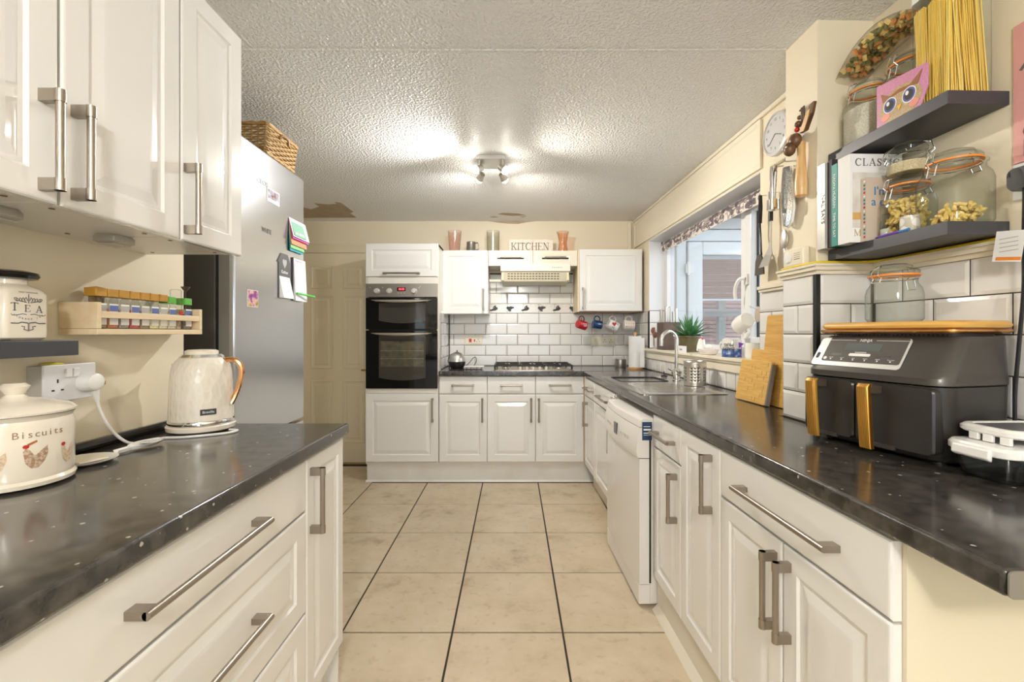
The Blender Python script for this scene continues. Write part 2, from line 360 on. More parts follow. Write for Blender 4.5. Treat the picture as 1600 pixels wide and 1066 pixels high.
def bar_handle(parent, mp, a, z, L, vertical=True, out=0.034, w=0.007):
    """steel bar on two square brackets"""
    b = MB(); h = L/2; br = .011
    if vertical:
        b.cyl(mp(a, z-h, out), mp(a, z+h, out), w, n=12)
        for q in (z-h+br, z+h-br):
            b.boxm(mp, a-.007, a+.007, q-br, q+br, 0, out); b.cyl(mp(a, q-br, out), mp(a, q+br, out), w*1.22, n=12)
    else:
        b.cyl(mp(a-h, z, out), mp(a+h, z, out), w, n=12)
        for q in (a-h+br, a+h-br):
            b.boxm(mp, q-br, q+br, z-.007, z+.007, 0, out)
    return b.build('handle', M_HANDLE, parent, label='brushed steel bar handle')

def slab(name, m, parent, x0, y0, z0, x1, y1, z1, bevel=0.0, **k):
    return MB().box(x0, y0, z0, x1, y1, z1).build(name, m, parent, smooth=False, bevel=bevel, **k)

TILE_CACHE = {}
def wall_tiles(parent, mp, a0, a1, zs, pitch, offs, holes=(), gap=0.0032, th=0.007, m=None, key='', bev=0.010, name='tile', ang=0):
    for i in range(len(zs)-1):
        z0, z1 = zs[i]+gap/2, zs[i+1]-gap/2; off = offs[i % len(offs)]
        k = math.floor((a0-off)/pitch); a = off + k*pitch
        while a < a1:
            l, r = max(a, a0)+gap/2, min(a+pitch, a1)-gap/2; a += pitch
            if r-l < 0.008: continue
            if any(l >= h[0]-.001 and r <= h[1]+.001 and z0 >= h[2]-.001 and z1 <= h[3]+.001 for h in holes): continue
            w, h_ = r-l, z1-z0; ck = (key, round(w, 4), round(h_, 4)); c = Vector(mp((l+r)/2, (z0+z1)/2, 0))
            if ck not in TILE_CACHE:
                be = min(bev, w*.3, h_*.3); vs = []
                for ins, o in ((0, 0), (0, th*.55), (.001, th*.62), (be, th), ):
                    vs.append([Vector(mp((l+r)/2+sa*(w/2-ins), (z0+z1)/2+sz*(h_/2-ins), o)) - c for sa, sz in ((-1, -1), (1, -1), (1, 1), (-1, 1))])
                t = MB().loft(vs); me = bpy.data.meshes.new(name); me.from_pydata(t.v, [], t.f)
                bm = bmesh.new(); bm.from_mesh(me); bmesh.ops.recalc_face_normals(bm, faces=bm.faces); bm.to_mesh(me); bm.free()
                me.materials.append(m or M_TILE); TILE_CACHE[ck] = me
            o = bpy.data.objects.new(name, TILE_CACHE[ck]); C.objects.link(o); o.parent = parent; o.location = c - ORG[parent.name]

# ================================================================== THE ROOM
ZC, DB, XL, VW, ZT = 2.295, 4.24, -1.15, 0.595, 0.92     # ceiling, back wall, left wall, right wall (right frame), worktop height
def struct(o): o['kind'] = 'structure'; return o

floor = struct(MB().box(-2.3, -2.5, -0.12, 1.40, 4.34, -0.004).build('floor', M_GROUT, smooth=False))
# floor tiles: 45 cm squares on a dark joint
tm = bpy.data.meshes.new('tile'); PX, PY, g = 0.4555, 0.4575, 0.0080
tb = MB().loft([[(sx*(PX/2-i), sy*(PY/2-i), z) for sx, sy in ((-1, -1), (1, -1), (1, 1), (-1, 1))] for i, z in ((g/2, -.012), (g/2, -.0015), (g/2+.0015, 0))])
tm.from_pydata(tb.v, [], tb.f); tm.materials.append(M_FTILE)
for ix in range(-4, 3):
    for iy in range(-4, 6):
        x, y = -0.2515 + (ix+.5)*PX, 1.839 + (iy+.5)*PY
        if y > DB or (y > 3.75 and x > -1.0) or x < -2.2 or (y < 1.5 and x < -1.2): continue
        o = bpy.data.objects.new('tile', tm); C.objects.link(o); o.parent = floor; o.location = Vector((x, y, 0)) - ORG[floor.name]

ceiling = struct(MB().box(-2.3, -2.5, ZC, 1.40, 4.34, ZC+.1).build('ceiling', M_CEIL, smooth=False))
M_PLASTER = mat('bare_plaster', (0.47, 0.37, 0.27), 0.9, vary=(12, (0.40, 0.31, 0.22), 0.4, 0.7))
def cp(px, py): d = 697*(ZC-1.235)/(520-py); return ((px-802)/697*d, d)
def mpCeil(a, b_, o): return (a, b_, ZC-o)
for pts in ([(462, 321), (486, 327), (499, 323), (491, 317.5), (513, 319.5), (526, 318.5), (523, 315.5), (533, 317), (538, 320.5), (552, 331), (547, 333), (557, 340), (462, 340.5)],
            [(778, 334.5), (786, 332.6), (799, 333), (811, 334), (822, 336.5), (800, 337.2), (788, 336)],
            [(765, 339), (772, 338.2), (779, 339.4), (770, 340)], [(812, 338.6), (822, 338.2), (818, 339.6)]):
    MB().poly(mpCeil, [cp(*p) for p in pts], .0, .0012).build('peeled_patch', M_PLASTER, ceiling, smooth=False, label='bare brown plaster where the ceiling coating has peeled')
sb = MB().tube([(-1.15, 1.668, ZC), (0, 1.672, ZC), (1.05, 1.668, ZC)], .0022, 6); sb.build('seam', M_CEIL, ceiling)

wall_back = struct(MB().box(-2.3, DB, -.1, 1.36, DB+.1, ZC).build('wall_back', M_WALL, smooth=False))
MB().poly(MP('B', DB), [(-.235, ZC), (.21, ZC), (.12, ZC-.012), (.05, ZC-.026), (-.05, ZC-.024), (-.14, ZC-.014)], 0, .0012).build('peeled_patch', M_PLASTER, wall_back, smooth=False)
wall_left = struct(MB().box(XL-.1, -2.5, -.1, XL, 1.556, ZC).build('wall_left', M_WALL, smooth=False))
struct(MB().box(-2.25, 1.46, -.1, XL-.1, 1.556, ZC).build('wall_return', M_WALL, smooth=False))
struct(MB().box(-2.3, 1.40, -.1, -2.2, 4.3, ZC).build('wall_recess', M_WALL, smooth=False))
# rear wall with a wide patio window (behind the camera)
wr = MB(); wr.box(XL-.1, -2.5, -.1, -.95, -2.4, ZC); wr.box(1.05, -2.5, -.1, 1.6, -2.4, ZC); wr.box(-.95, -2.5, 2.1, 1.05, -2.4, ZC); wr.box(-.95, -2.5, -.1, 1.05, -2.4, .08)
struct(wr.build('wall_rear', M_WALL, smooth=False))
w2 = struct(thing('window_2', None, None, (.05, -2.45, .08)))
f = MB()
for x in (-.95, .02, .99): f.box(x, -2.48, .08, x+.06, -2.42, 2.1)
f.box(-.95, -2.48, .08, 1.05, -2.42, .15); f.box(-.95, -2.48, 2.03, 1.05, -2.42, 2.1); f.build('window_frame', M_UPVC, w2, smooth=False)
for x in (-.89, .08): slab('pane', M_PANE, w2, x, -2.452, .15, x+.91, -2.446, 2.03)
# right wall with the window opening (right frame: x = depth, y = along)
U0, U1, Z0, Z1 = 2.16, 3.80, 1.10, 2.02
wb = MB()
wb.box(VW, -2.55, -.1, VW+.2, U0, ZC); wb.box(VW, U1, -.1, VW+.2, 4.34, ZC); wb.box(VW, U0, -.1, VW+.2, U1, Z0); wb.box(VW, U0, Z1, VW+.2, U1, ZC)
wall_right = struct(wb.build('wall_right', M_WALL, frame=FR, smooth=False))
PV, P0, P1 = 0.402, 1.50, 1.668
wall_pier = struct(MB().box(PV, P0, 0.0, VW, P1, ZC).build('wall_pier', M_WALL, frame=FR, smooth=False))
# trims on the right wall: ceiling bead, raised panel over the window, corner trunking, dado ledge
struct(MB().box(VW-.016, P1, ZC-.022, VW, 4.21, ZC).build('trim_1', M_CREAMGLOSS, frame=FR, smooth=False, bevel=.005))
tp = MB(); tp.loft([[(VW-o, a, z) for a, z in ((2.14+i, 2.03+i), (4.2-i, 2.03+i), (4.2-i, 2.268-i), (2.14+i, 2.268-i))] for i, o in ((0, 0), (0, .014), (.022, .014), (.03, .008))])
struct(tp.build('trim_2', M_CREAMGLOSS, frame=FR, smooth=False))
struct(MB().box(1.085, DB-.022, 1.96, 1.115, DB, ZC-.02).build('trim_3', M_CREAMGLOSS, smooth=False, bevel=.003))
led = MB(); TV = PV - .011
def ledge_path(o): return [(TV-o, P1+.012), (TV-o, P0-.011-o), (VW-.010-o, P0-.011-o), (VW-.010-o, 0.45)]
for (o0, z0, z1) in ((.004, 1.432, 1.445), (.014, 1.445, 1.458), (.020, 1.458, 1.466)):
    p = ledge_path(o0)
    led.add([(x, y, z) for z in (z0, z1) for x, y in p + [(VW, .45), (VW, P0), (PV, P0), (PV, P1+.012)]],
            [tuple(range(7, -1, -1)), tuple(range(8, 16))] + [(q, (q+1) % 8, 8+(q+1) % 8, 8+q) for q in range(8)])
struct(led.build('trim_4', M_CREAMGLOSS, frame=FR, smooth=False))
struct(MB().box(VW-.030, P1, 1.44, VW, U0-.02, 1.456).box(VW-.022, P1, 1.428, VW, U0-.02, 1.44).build('trim_5', M_CREAMGLOSS, frame=FR, smooth=False, bevel=.002))

# ---- wall tiles: bevelled white bricks in dark joints
ROWS = [ZT+.002, 1.0175, 1.1165, 1.2190, 1.3200, 1.4190]
mb = MP('B', DB)
slab('grout', M_GROUT, wall_back, -.612, DB-.0035, .90, 1.155, DB, 1.42); slab('grout', M_GROUT, wall_back, -.225, DB-.0035, 1.42, .575, DB, 1.80)
wall_tiles(wall_back, mb, -.605, 1.146, ROWS, .2022, [-.1616, -.0605], key='B')
wall_tiles(wall_back, mb, -.222, .572, [1.508, 1.609, 1.710, 1.79], .2022, [-.058, .041], key='B')
# border of figured tiles under the hood
M_BORDER = ramp_mat('marbled_border_tile', 'noise', 9, [(.35, (.60, .55, .50)), (.5, (.80, .77, .73)), (.8, (.82, .80, .77))], .15, coat=.3)
wall_tiles(wall_back, mb, -.222, .572, [1.4205, 1.508], .1495, [-.222+.015], gap=.0012, key='BB', m=M_BORDER, bev=.002)
M_MOTIF = mat('black_motif', (.02, .02, .02), .4)
for i in range(6):
    cx, fl = -.182 + .1495*i, (1 if i % 2 == 0 else -1); b = MB()
    for dx, dz, k in ((0, 0, 1), (.011, .004, .9), (-.012, -.004, .8)):
        pts = [(cx+fl*(dx+x*k)*.86, 1.463+dz+fl*z*k*.9) for x, z in ((.012, .034), (.002, .024), (.010, .010), (.022, -.002), (.012, -.012), (-.004, -.004), (-.020, -.018), (-.036, -.012), (-.042, -.026))]
        sp = spline([(x, DB-.0072, z) for x, z in pts], 4)
        b.tube(sp, [.0016+.0068*math.sin(PI*q/(len(sp)-1)) for q in range(len(sp))], 5)
    o = b.build('motif', M_MOTIF, wall_back)
    o.scale = (1, .12, 1); o.location.y = (DB-.0072-ORG[wall_back.name].y)*(1-.12)
# tiles on the right wall (far end, below the sill, beside and in front of the pier)
mr = MP('R', VW)
for a0, a1, z0, z1 in ((U1, 4.24, .9, 1.42), (1.66, U0-.0, .9, 1.43), (.30, 1.50, .9, 1.434)):
    slab('grout', M_GROUT, wall_right, VW-.0035, a0, z0, VW, a1, z1)
wall_tiles(wall_right, mr, U1+.004, 4.228, ROWS, .2022, [3.91, 4.01], key='R')
slab('grout', M_GROUT, wall_right, VW-.0035, U0, .9, VW, U1, 1.022)
wall_tiles(wall_right, mr, U0, U1, [ZT+.002, 1.020], .1012, [U1], key='R')
PR = [ZT+.002, 1.0235, 1.1270, 1.2300, 1.3330, 1.4330]
wall_tiles(wall_right, mr, P1+.004, U0, PR, .2022, [1.76, 1.86], key='R')
wall_tiles(wall_right, mr, .32, P0-.004, PR, .2022, [1.385, 1.285], key='R')
# black trim strip at the corner of the window reveal, tiles in the reveal
slab('edge_strip', M_BLACK, wall_right, VW-.009, U1-.006, 1.102, VW+.001, U1+.004, 1.412)
mf = lambda a, z, o: (a, U1-o, z)
slab('grout', M_GROUT, wall_right, VW, U1-.0035, 1.10, VW+.14, U1, 1.425)
wall_tiles(wall_right, mf, VW+.004, VW+.14, [1.104, 1.219, 1.320, 1.422], .2022, [VW], key='F')
slab('reveal_lining', M_UPVC, wall_right, VW+.002, U1-.004, 1.425, VW+.14, U1, Z1)
slab('soffit_lining', M_UPVC, wall_right, VW+.002, U0, Z1-.004, VW+.16, U1, Z1)
# pier tiles
mp1 = MP('R', PV); mp2 = lambda a, z, o: (a, P0-o, z)
slab('grout', M_GROUT, wall_pier, PV-.0035, P0, .9, PV, P1+.008, 1.434); slab('grout', M_GROUT, wall_pier, PV, P0-.0035, .9, VW-.008, P0, 1.434)
wall_tiles(wall_pier, mp1, P0+.008, P1+.008, PR, .2022, [P0-.02, P0-.112], key='P', th=.011)
wall_tiles(wall_pier, mp2, PV+.003, VW-.009, PR, .2022, [PV-.02, PV-.09], key='F', th=.009)
slab('edge_strip', M_BLACK, wall_pier, PV-.010, P0-.009, .921, PV+.004, P0+.008, 1.432)

# ---- window 1 over the sink
win = struct(thing('window_1', None, None, (VW+.17, (U0+U1)/2, Z0), FR))
FV0, FV1 = VW+.135, VW+.20
def wbox(name, m, y0, y1, z0, z1, v0=FV0, v1=FV1, bev=.004): return slab(name, m, win, v0, y0, z0, v1, y1, z1, bev)
fr = MB()
for y0, y1, z0, z1 in ((U0, U0+.055, Z0, Z1), (U1-.055, U1, Z0, Z1), (U0, U1, Z0, Z0+.055), (U0, U1, Z1-.055, Z1), (2.515, 2.585, Z0, Z1)): fr.box(FV0, y0, z0, FV1, y1, z1)
fr.build('frame', M_UPVC, win, smooth=False, bevel=.004)
sa = MB()
for y0, y1, z0, z1 in ((U0+.05, U0+.105, Z0+.05, Z1-.05), (2.455, 2.52, Z0+.05, Z1-.05), (U0+.05, 2.52, Z0+.05, Z0+.11), (U0+.05, 2.52, Z1-.11, Z1-.05)): sa.box(FV0-.014, y0, z0, FV1-.02, y1, z1)
sash = sa.build('sash', M_UPVC, win, smooth=False, bevel=.005)
slab('gasket', M_BLACK, sash, FV0+.02, 2.447, Z0+.11, FV0+.03, 2.457, Z1-.11)
wbox('pane', M_PANE, 2.585, U1-.055, Z0+.055, Z1-.055, FV0+.030, FV0+.034, 0)
wbox('pane', M_PANE, U0+.105, 2.455, Z0+.11, Z1-.11, FV0+.022, FV0+.026, 0)
hb = MB(); hb.box(FV0-.026, 2.475, 1.505, FV0-.014, 2.505, 1.565)
hb.tube(spline([(FV0-.03, 2.49, 1.54), (FV0-.055, 2.50, 1.535), (FV0-.062, 2.525, 1.50), (FV0-.056, 2.545, 1.46), (FV0-.05, 2.55, 1.43)], 5), .010, 8)
hb.build('handle', M_WPLAST, win)
# sill board with a deep nosing
sl = MB(); sl.box(VW-.045, U0-.02, 1.083, FV0+.01, U1+.03, 1.101); sl.box(VW-.034, U0-.02, 1.070, VW, U1+.03, 1.083); sl.box(VW-.022, U0-.02, 1.020, VW, U1+.03, 1.070)
struct(sl.build('trim_6', M_CREAMGLOSS, frame=FR, smooth=False, bevel=.003))

# ---- cream panelled door in the back wall, left
door = struct(thing('door_1', None, None, (-1.68, DB, 0)))
DL, DR, DT = -2.06, -1.285, 1.985
db = MB(); db.box(DL, DB-.030, .012, DR, DB-.002, DT)
leaf = db.build('leaf', M_DOORCREAM, door, smooth=False)
md = MP('B', DB-.030)
for a0, a1 in ((-1.905, -1.705), (-1.605, -1.405)):
    for z0, z1 in ((1.655, 1.862), (.90, 1.58), (.20, .78)):
        b = MB(); b.loft([[md(a, z, o) for a, z in ((a0+i, z0+i), (a1-i, z0+i), (a1-i, z1-i), (a0+i, z1-i))] for i, o in ((-.006, -.003), (-.004, .002), (0, .006), (.008, .005), (.013, .001), (.030, .001), (.044, .006))])
        b.build('panel', M_DOORCREAM, leaf, smooth=False)
fb = MB(); fb.box(DL-.07, DB-.022, 0, DL-.006, DB, DT+.01); fb.box(DR+.004, DB-.022, 0, DR+.06, DB, DT+.01); fb.box(DL-.07, DB-.022, DT+.004, DR+.06, DB, DT+.085)
fb.build('frame', M_DOORCREAM, door, smooth=False, bevel=.006)
hb = MB(); hb.cyl((-1.335, DB-.030, .885), (-1.335, DB-.075, .885), .010, n=12); hb.tube([(-1.335, DB-.07, .885), (-1.42, DB-.07, .885)], .009, 10); hb.box(-1.352, DB-.036, .82, -1.318, DB-.030, .95)
hb.build('handle', mat('brass', (.45, .28, .08), .3, 1), door)
struct(MB().box(-2.1, DB-.06, .0, -1.2, DB-.0, .012).build('trim_7', mat('threshold_wood', (.42, .29, .12), .5), smooth=False))

# ---- the lean-to outside the window
M_BRICK = mat('red_brick', (.42, .19, .13), .85, vary=(20, (.30, .13, .09), .4, .7))
M_ODOOR = mat('white_door_outside', (.70, .75, .80), .35)
out = tag(thing('outside_door', 'white plastic glazed door seen outside through the kitchen window', 'door', (2.3, 4.28, 0)))
LY = 4.30
b = MB(); b.box(1.56, LY-.04, -.1, 1.655, LY+.04, 2.20); b.box(1.56, LY-.04, 2.11, 2.85, LY+.04, 2.22); b.box(2.76, LY-.04, -.1, 2.85, LY+.04, 2.2); b.build('door_frame', M_ODOOR, out, smooth=False, bevel=.008)
b = MB(); b.box(1.662, LY-.065, 0, 1.80, LY, 2.10); b.box(2.62, LY-.065, 0, 2.755, LY, 2.10); b.box(1.80, LY-.065, 1.975, 2.62, LY, 2.10); b.box(1.80, LY-.065, 0, 2.62, LY, .25); b.build('leaf', M_ODOOR, out, smooth=False, bevel=.01)
slab('pane', M_PANE, out, 1.80, LY-.03, .25, 2.62, LY-.024, 1.975)
b = MB(); b.box(1.636, LY-.085, 1.80, 1.70, LY-.062, 1.885); b.cyl((1.655, LY-.085, 1.78), (1.655, LY-.085, 1.905), .013, n=10); b.build('hinge', M_UPVC, out)
bl = tag(thing('venetian_blind', 'half lowered brown slatted blind behind the outside door glass', 'blind', (2.2, 4.35, 1.55)))
MS = mat('blind_slat', (.66, .47, .41), .5)
slab('head_rail', M_UPVC, bl, 1.80, 4.34, 1.95, 2.66, 4.38, 1.985)
z = 1.935; k = 0
while z > 1.565:
    dz = .018 if k % 3 else .024
    b = MB(); b.add([(1.80, 4.345, z+.008), (2.66, 4.345, z+.008), (2.66, 4.375, z-.006), (1.80, 4.375, z-.006), (1.80, 4.345, z+.0065), (2.66, 4.345, z+.0065), (2.66, 4.375, z-.0075), (1.80, 4.375, z-.0075)], [(0, 1, 2, 3), (7, 6, 5, 4), (0, 4, 5, 1), (1, 5, 6, 2), (2, 6, 7, 3), (3, 7, 4, 0)])
    b.build('slat', MS, bl, smooth=False); z -= dz; k += 1
slab('bottom_rail', M_UPVC, bl, 1.80, 4.345, 1.548, 2.66, 4.375, 1.565)
sh = tag(thing('pink_shutter', 'pale pink ribbed shutter behind the outside door glass', 'shutter', (2.4, 4.86, 0)))
MSH = mat('pink_shutter_paint', (.82, .56, .54), .6)
z = -.128
while z < 2.25:
    b = MB(); b.box(1.5, 4.80, z, 3.6, 4.828, z+.040); b.build('slat', MSH, sh, smooth=False, bevel=.006); z += .044
slab('backing', mat('shutter_joint', (.60, .38, .36), .8), sh, 1.5, 4.83, -.13, 3.6, 4.85, 2.26)
gb = tag(MB().box(1.7, 4.60, 1.40, 3.3, 4.66, 1.48).box(2.12, 4.60, -.13, 2.19, 4.66, 1.40).box(2.12, 4.60, 1.48, 2.19, 4.66, 2.2).build('glazing_bar', mat('grey_frame_bar', (.50, .48, .46), .5), smooth=False), 'weathered grey cross bars in front of the pink shutter outside', 'frame bar')
# brick return beside the outside door, every brick its own piece
bw_ = struct(MB().box(1.40, 4.42, -.1, 1.62, 4.52, 2.3).build('wall_outside', mat('mortar', (.45, .42, .38), .9), smooth=False))
for i in range(30):
    off = 0 if i % 2 else .06
    for a in (1.395-off, 1.515-off):
        l, r = max(a, 1.395), min(a+.112, 1.625)
        if r-l > .02: slab('brick', M_BRICK, bw_, l, 4.405, .2+i*.07, r, 4.44, .2+i*.07+.06)
rf = tag(thing('lean_to_roof', 'dark lean-to roof sheet and timber rafters above the outside door', 'roof', (2.2, 3.6, 2.25)))
slab('roof_sheet', mat('dark_roof_sheet', (.10, .105, .12), .5), rf, 1.48, 3.75, 2.62, 3.4, 5.2, 2.64)
MT = mat('old_timber', (.36, .30, .25), .8, vary=(8, (.22, .14, .09), .45, .7))
for y in (4.0, 4.32): slab('rafter', MT, rf, 1.48, y, 2.34, 3.4, y+.05, 2.43)
slab('beam', mat('white_beam', (.62, .64, .66), .6), rf, 1.48, 4.27, 2.23, 3.4, 4.33, 2.33)
slab('ground_slab', mat('concrete', (.40, .39, .37), .9), None, 1.2, -1.5, -.2, 6.5, 7, -.13).name = 'ground'
struct(bpy.data.objects['ground'])

# ================================================================== CABINETS
# ---- worktops
def worktop(name, label, loop, thick=0.038, frame=FW):
    """outline extruded with a rolled front edge"""
    b = MB(); n = len(loop)
    b.add([(x, y, z) for z in (ZT-thick, ZT) for x, y in loop], [tuple(range(n-1, -1, -1)), tuple(range(n, 2*n))] + [(q, (q+1) % n, n+(q+1) % n, n+q) for q in range(n)])
    return tag(b.build(name, M_TOP, frame=frame, smooth=True, bevel=.007, seg=4, angle=50), label, 'worktop')
FX = -.572
worktop('worktop', 'dark speckled worktop with the kettle and biscuit jar on it', [(FX, -.25), (FX, 1.556), (XL+.001, 1.556), (XL+.001, -.25)])
worktop('worktop', 'dark speckled worktop under the gas hob along the back wall', [(-.612, 3.64), (.575, 3.64), (.575, 3.652), (1.135, 3.668), (1.13, DB-.009), (-.612, DB-.009)])
wr_ = worktop('worktop', 'long dark speckled worktop holding sink, chopping boards and air fryer', [(0, .592), (VW-.012, .592), (VW-.012, P0-.013), (TV-.003, P0-.013), (TV-.003, P1+.022), (VW-.012, P1+.022), (VW-.012, 3.630), (0, 3.630)], frame=FR)
b = MB(); b.loft([[(x, y, z) for x, z in rrect(.001, VW-.014, ZT-.0375, ZT-.0005, .007, 4)] for y in (.5905, .588)])
b.build('end_cap', mat('end_cap_metal', (.30, .29, .27), .30, .7), wr_, label='brushed metal end cap')
us = MB(); us.tube([(XL+.012, -.25, ZT+.012), (XL+.012, 1.55, ZT+.012)], .0135, 10); us.box(XL, -.25, ZT, XL+.014, 1.55, ZT+.024)
tag(us.build('upstand_trim', mat('black_gloss_trim', (.015, .013, .012), .15), smooth=True), 'black rounded sealing strip between left worktop and cream wall', 'trim strip')

def carcass(parent, x0, y0, z0, x1, y1, z1, m=None): return slab('carcass', m or M_CARC, parent, x0, y0, z0, x1, y1, z1, .001)
gp = .0015
# ---- left base run (doors face +x)
DX = -.588; ml = MP('L', DX); CX = DX-.020
t = thing('drawer_cabinet', 'wide white drawer cabinet with long steel handles beneath the left worktop', 'cabinet', (-.85, .85, 0))
carcass(t, XL+.002, .40, .15, CX, 1.268, .880)
for z0, z1, zh, flat in ((.730, .872, .806, True), (.4415, .724, .585, False), (.168, .4355, .33, False)):
    d = panel_door(t, ml, .402, 1.2665, z0, z1, flat=flat, name='drawer'); bar_handle(d, ml, .848, zh, .35, False)
t = thing('base_cabinet', 'narrow white cabinet with one steel handle at the end of left worktop', 'cabinet', (-.85, 1.40, 0))
carcass(t, XL+.002, 1.270, .15, CX, 1.545, .880); d = panel_door(t, ml, 1.271, 1.544, .168, .872, .045); bar_handle(d, ml, 1.296, .748, .19)
slab('end_panel', M_WHITE, t, XL+.002, 1.545, .0, CX, 1.553, .880)
tag(slab('plinth', M_PLINTH, None, CX-.052, -.2, 0, CX-.034, 1.553, .152), 'white plinth under the left drawer cabinet', 'plinth')

# ---- left wall cabinets
WX = -.85; mw = MP('L', WX)
for y0, y1, hy, lab in ((.50, .8365, .804, 'glossy white wall cabinet with handle on its far side, nearest the camera'),
                        (.8395, 1.1405, .863, 'glossy white wall cabinet, middle of the three above the tea jar'),
                        (1.1435, 1.40, 1.157, 'glossy white wall cabinet at the fridge end of the row')):
    t = thing('wall_cabinet', lab, 'cabinet', ((WX+XL)/2, (y0+y1)/2, 1.474), group='wall cabinets above the left worktop')
    carcass(t, XL+.001, y0, 1.480, WX-.020, y1, 2.150, mat('white_carcass', (.78, .75, .68), .3))
    d = panel_door(t, mw, y0+gp, y1-gp, 1.474, 2.155, .052); bar_handle(d, mw, hy, 1.582, .182)
    for q in (y0+.04, y1-.04):
        for x in (-1.10, -.91):
            MB().cyl((x, q, 1.4785), (x, q, 1.4801), .005, n=10).build('screw_cap', M_BROWNWOOD, t)
for yy, lab in ((.865, 'slim grey under-cabinet light nearer the camera'), (1.130, 'slim grey under-cabinet light above the spice rack')):
    t = thing('cabinet_light', lab, 'light', (-1.03, yy, 1.456), group='lights under the left wall cabinets')
    b = MB(); b.loft([[(x, y, z) for x, y in rrect(-1.040+i, -.980-i, yy-.034+i, yy+.034-i, .012, 2)] for i, z in ((.004, 1.480), (0, 1.474), (0, 1.462), (.008, 1.457))]); b.build('housing', mat('grey_metal', (.55, .53, .49), .35, .6), t)
    slab('diffuser', mat('frosted_lens', (.55, .53, .48), .4), t, -1.030, yy-.025, 1.4555, -.990, yy+.025, 1.4572)

# ---- back run (doors face -y)
BD = 3.67; mbk = MP('B', BD); CY = BD+.020; TX0, TX1 = -1.218, -.617
t = thing('oven_tower', 'tall white cabinet housing the double oven', 'cabinet', ((TX0+TX1)/2, 3.95, 0))
tw = MB(); tw.box(TX0, CY-.002, .15, TX0+.018, DB-.002, 1.968); tw.box(TX1-.018, CY-.002, .15, TX1, DB-.002, 1.968); tw.box(TX0, CY, 1.950, TX1, DB-.002, 1.968); tw.box(TX0+.018, CY+.30, .15, TX1-.018, DB-.03, 1.95)
tw.box(TX0+.018, CY-.002, .755, TX1-.018, CY+.2, .772); tw.box(TX0+.018, CY-.010, 1.640, TX1-.018, CY+.2, 1.694); tw.box(TX0+.018, CY-.010, .735, TX1-.018, CY+.015, .772)
tw.build('carcass', mat('white_carcass', (.78, .75, .68), .3), t, smooth=False)
d = panel_door(t, mbk, TX0+.002, TX1-.004, 1.697, 1.970, .052); bar_handle(d, mbk, -.915, 1.722, .30, False)
d = panel_door(t, mbk, TX0+.002, TX1-.004, .170, .732, .058); bar_handle(d, mbk, -.662, .600, .195)
mts = MP('L', TX1)
slab('grout', M_GROUT, t, TX1, 3.80, .91, TX1+.0035, DB-.004, 1.40)
wall_tiles(t, mts, 3.802, DB-.010, ROWS, .2022, [3.70, 3.80], key='TS')
xs = [-.612, -.2150, .1835, .582]
nm = ['white base cabinet with drawer beside the oven tower', 'white base cabinet with drawer under the left of the hob', 'white base cabinet with drawer at the inner corner under the hob']
for i in range(3):
    x0, x1 = xs[i], xs[i+1]
    t = thing('base_cabinet', nm[i], 'cabinet', ((x0+x1)/2, 3.95, 0), group='white base cabinets along the back wall')
    carcass(t, x0+.0005, CY, .15, x1-.0005, DB-.02, .880)
    d = panel_door(t, mbk, x0+gp, x1-gp, .732, .874, flat=True, name='drawer'); bar_handle(d, mbk, (x0+x1)/2, .803, .185, False)
    d = panel_door(t, mbk, x0+gp, x1-gp, .170, .726, .058); bar_handle(d, mbk, x0+.026 if i == 2 else x1-.038, .60, .195)
pl = thing('plinth', 'white plinth board under the oven tower and back cabinets', 'plinth', (-.3, 3.70, 0))
slab('board', M_PLINTH, pl, TX0+.006, 3.698, .001, .665, 3.716, .166)
MB().loft([[(x, y, z) for y, z in ((3.698, .001), (3.684, .001), (3.698, .015))] for x in (TX0-.004, .665)]).build('bead', M_PLINTH, pl, smooth=False)
tag(slab('corner_post', mat('cream_post', (.78, .66, .46), .4), None, .5835, 3.655, .15, .612, 3.70, .880), 'cream corner post between back and right cabinets', 'post')
# wall cabinets on the back wall
WD = 3.92; mwb = MP('B', WD)
MWC = mat('white_carcass', (.78, .75, .68), .3)
t = thing('wall_cabinet', 'white wall cabinet under the pink glass vase and pewter tankard', 'cabinet', (-.42, 4.08, 1.404), group='wall cabinets on the back wall')
carcass(t, -.624, WD+.02, 1.404, -.222, DB-.001, 1.955, MWC); d = panel_door(t, mwb, -.622, -.224, 1.400, 1.960, .052); bar_handle(d, mwb, -.262, 1.525, .19)
t = thing('wall_cabinet', 'white wall cabinet with four mugs hanging beneath it', 'cabinet', (.86, 4.08, 1.404), group='wall cabinets on the back wall')
carcass(t, .570, WD+.02, 1.418, 1.128, DB-.001, 1.968, mat('brown_edge_carcass', (.38, .22, .12), .5)); d = panel_door(t, mwb, .582, 1.134, 1.424, 1.970, .055); bar_handle(d, mwb, .612, 1.535, .19)
slab('filler', mat('cream_post', (.78, .66, .46), .4), t, .566, WD+.002, 1.418, .580, DB-.002, 1.968)
HOOKX = (.615, .755, .895, 1.04)
for x in HOOKX:
    b = MB(); b.tube([(x, 4.02, 1.418), (x, 4.02, 1.404)], .0022, 6); b.torus((x, 4.02, 1.391), .012, .0022, 'x', 12, 6, PI*.5, PI*2.1); b.build('hook', M_STEEL, t)
t = thing('bridging_cabinet', 'shallow white cabinet with two lift-up flaps over the cooker hood', 'cabinet', (.175, 4.08, 1.82))
carcass(t, -.219, WD+.02, 1.828, .566, DB-.001, 1.955, MWC)
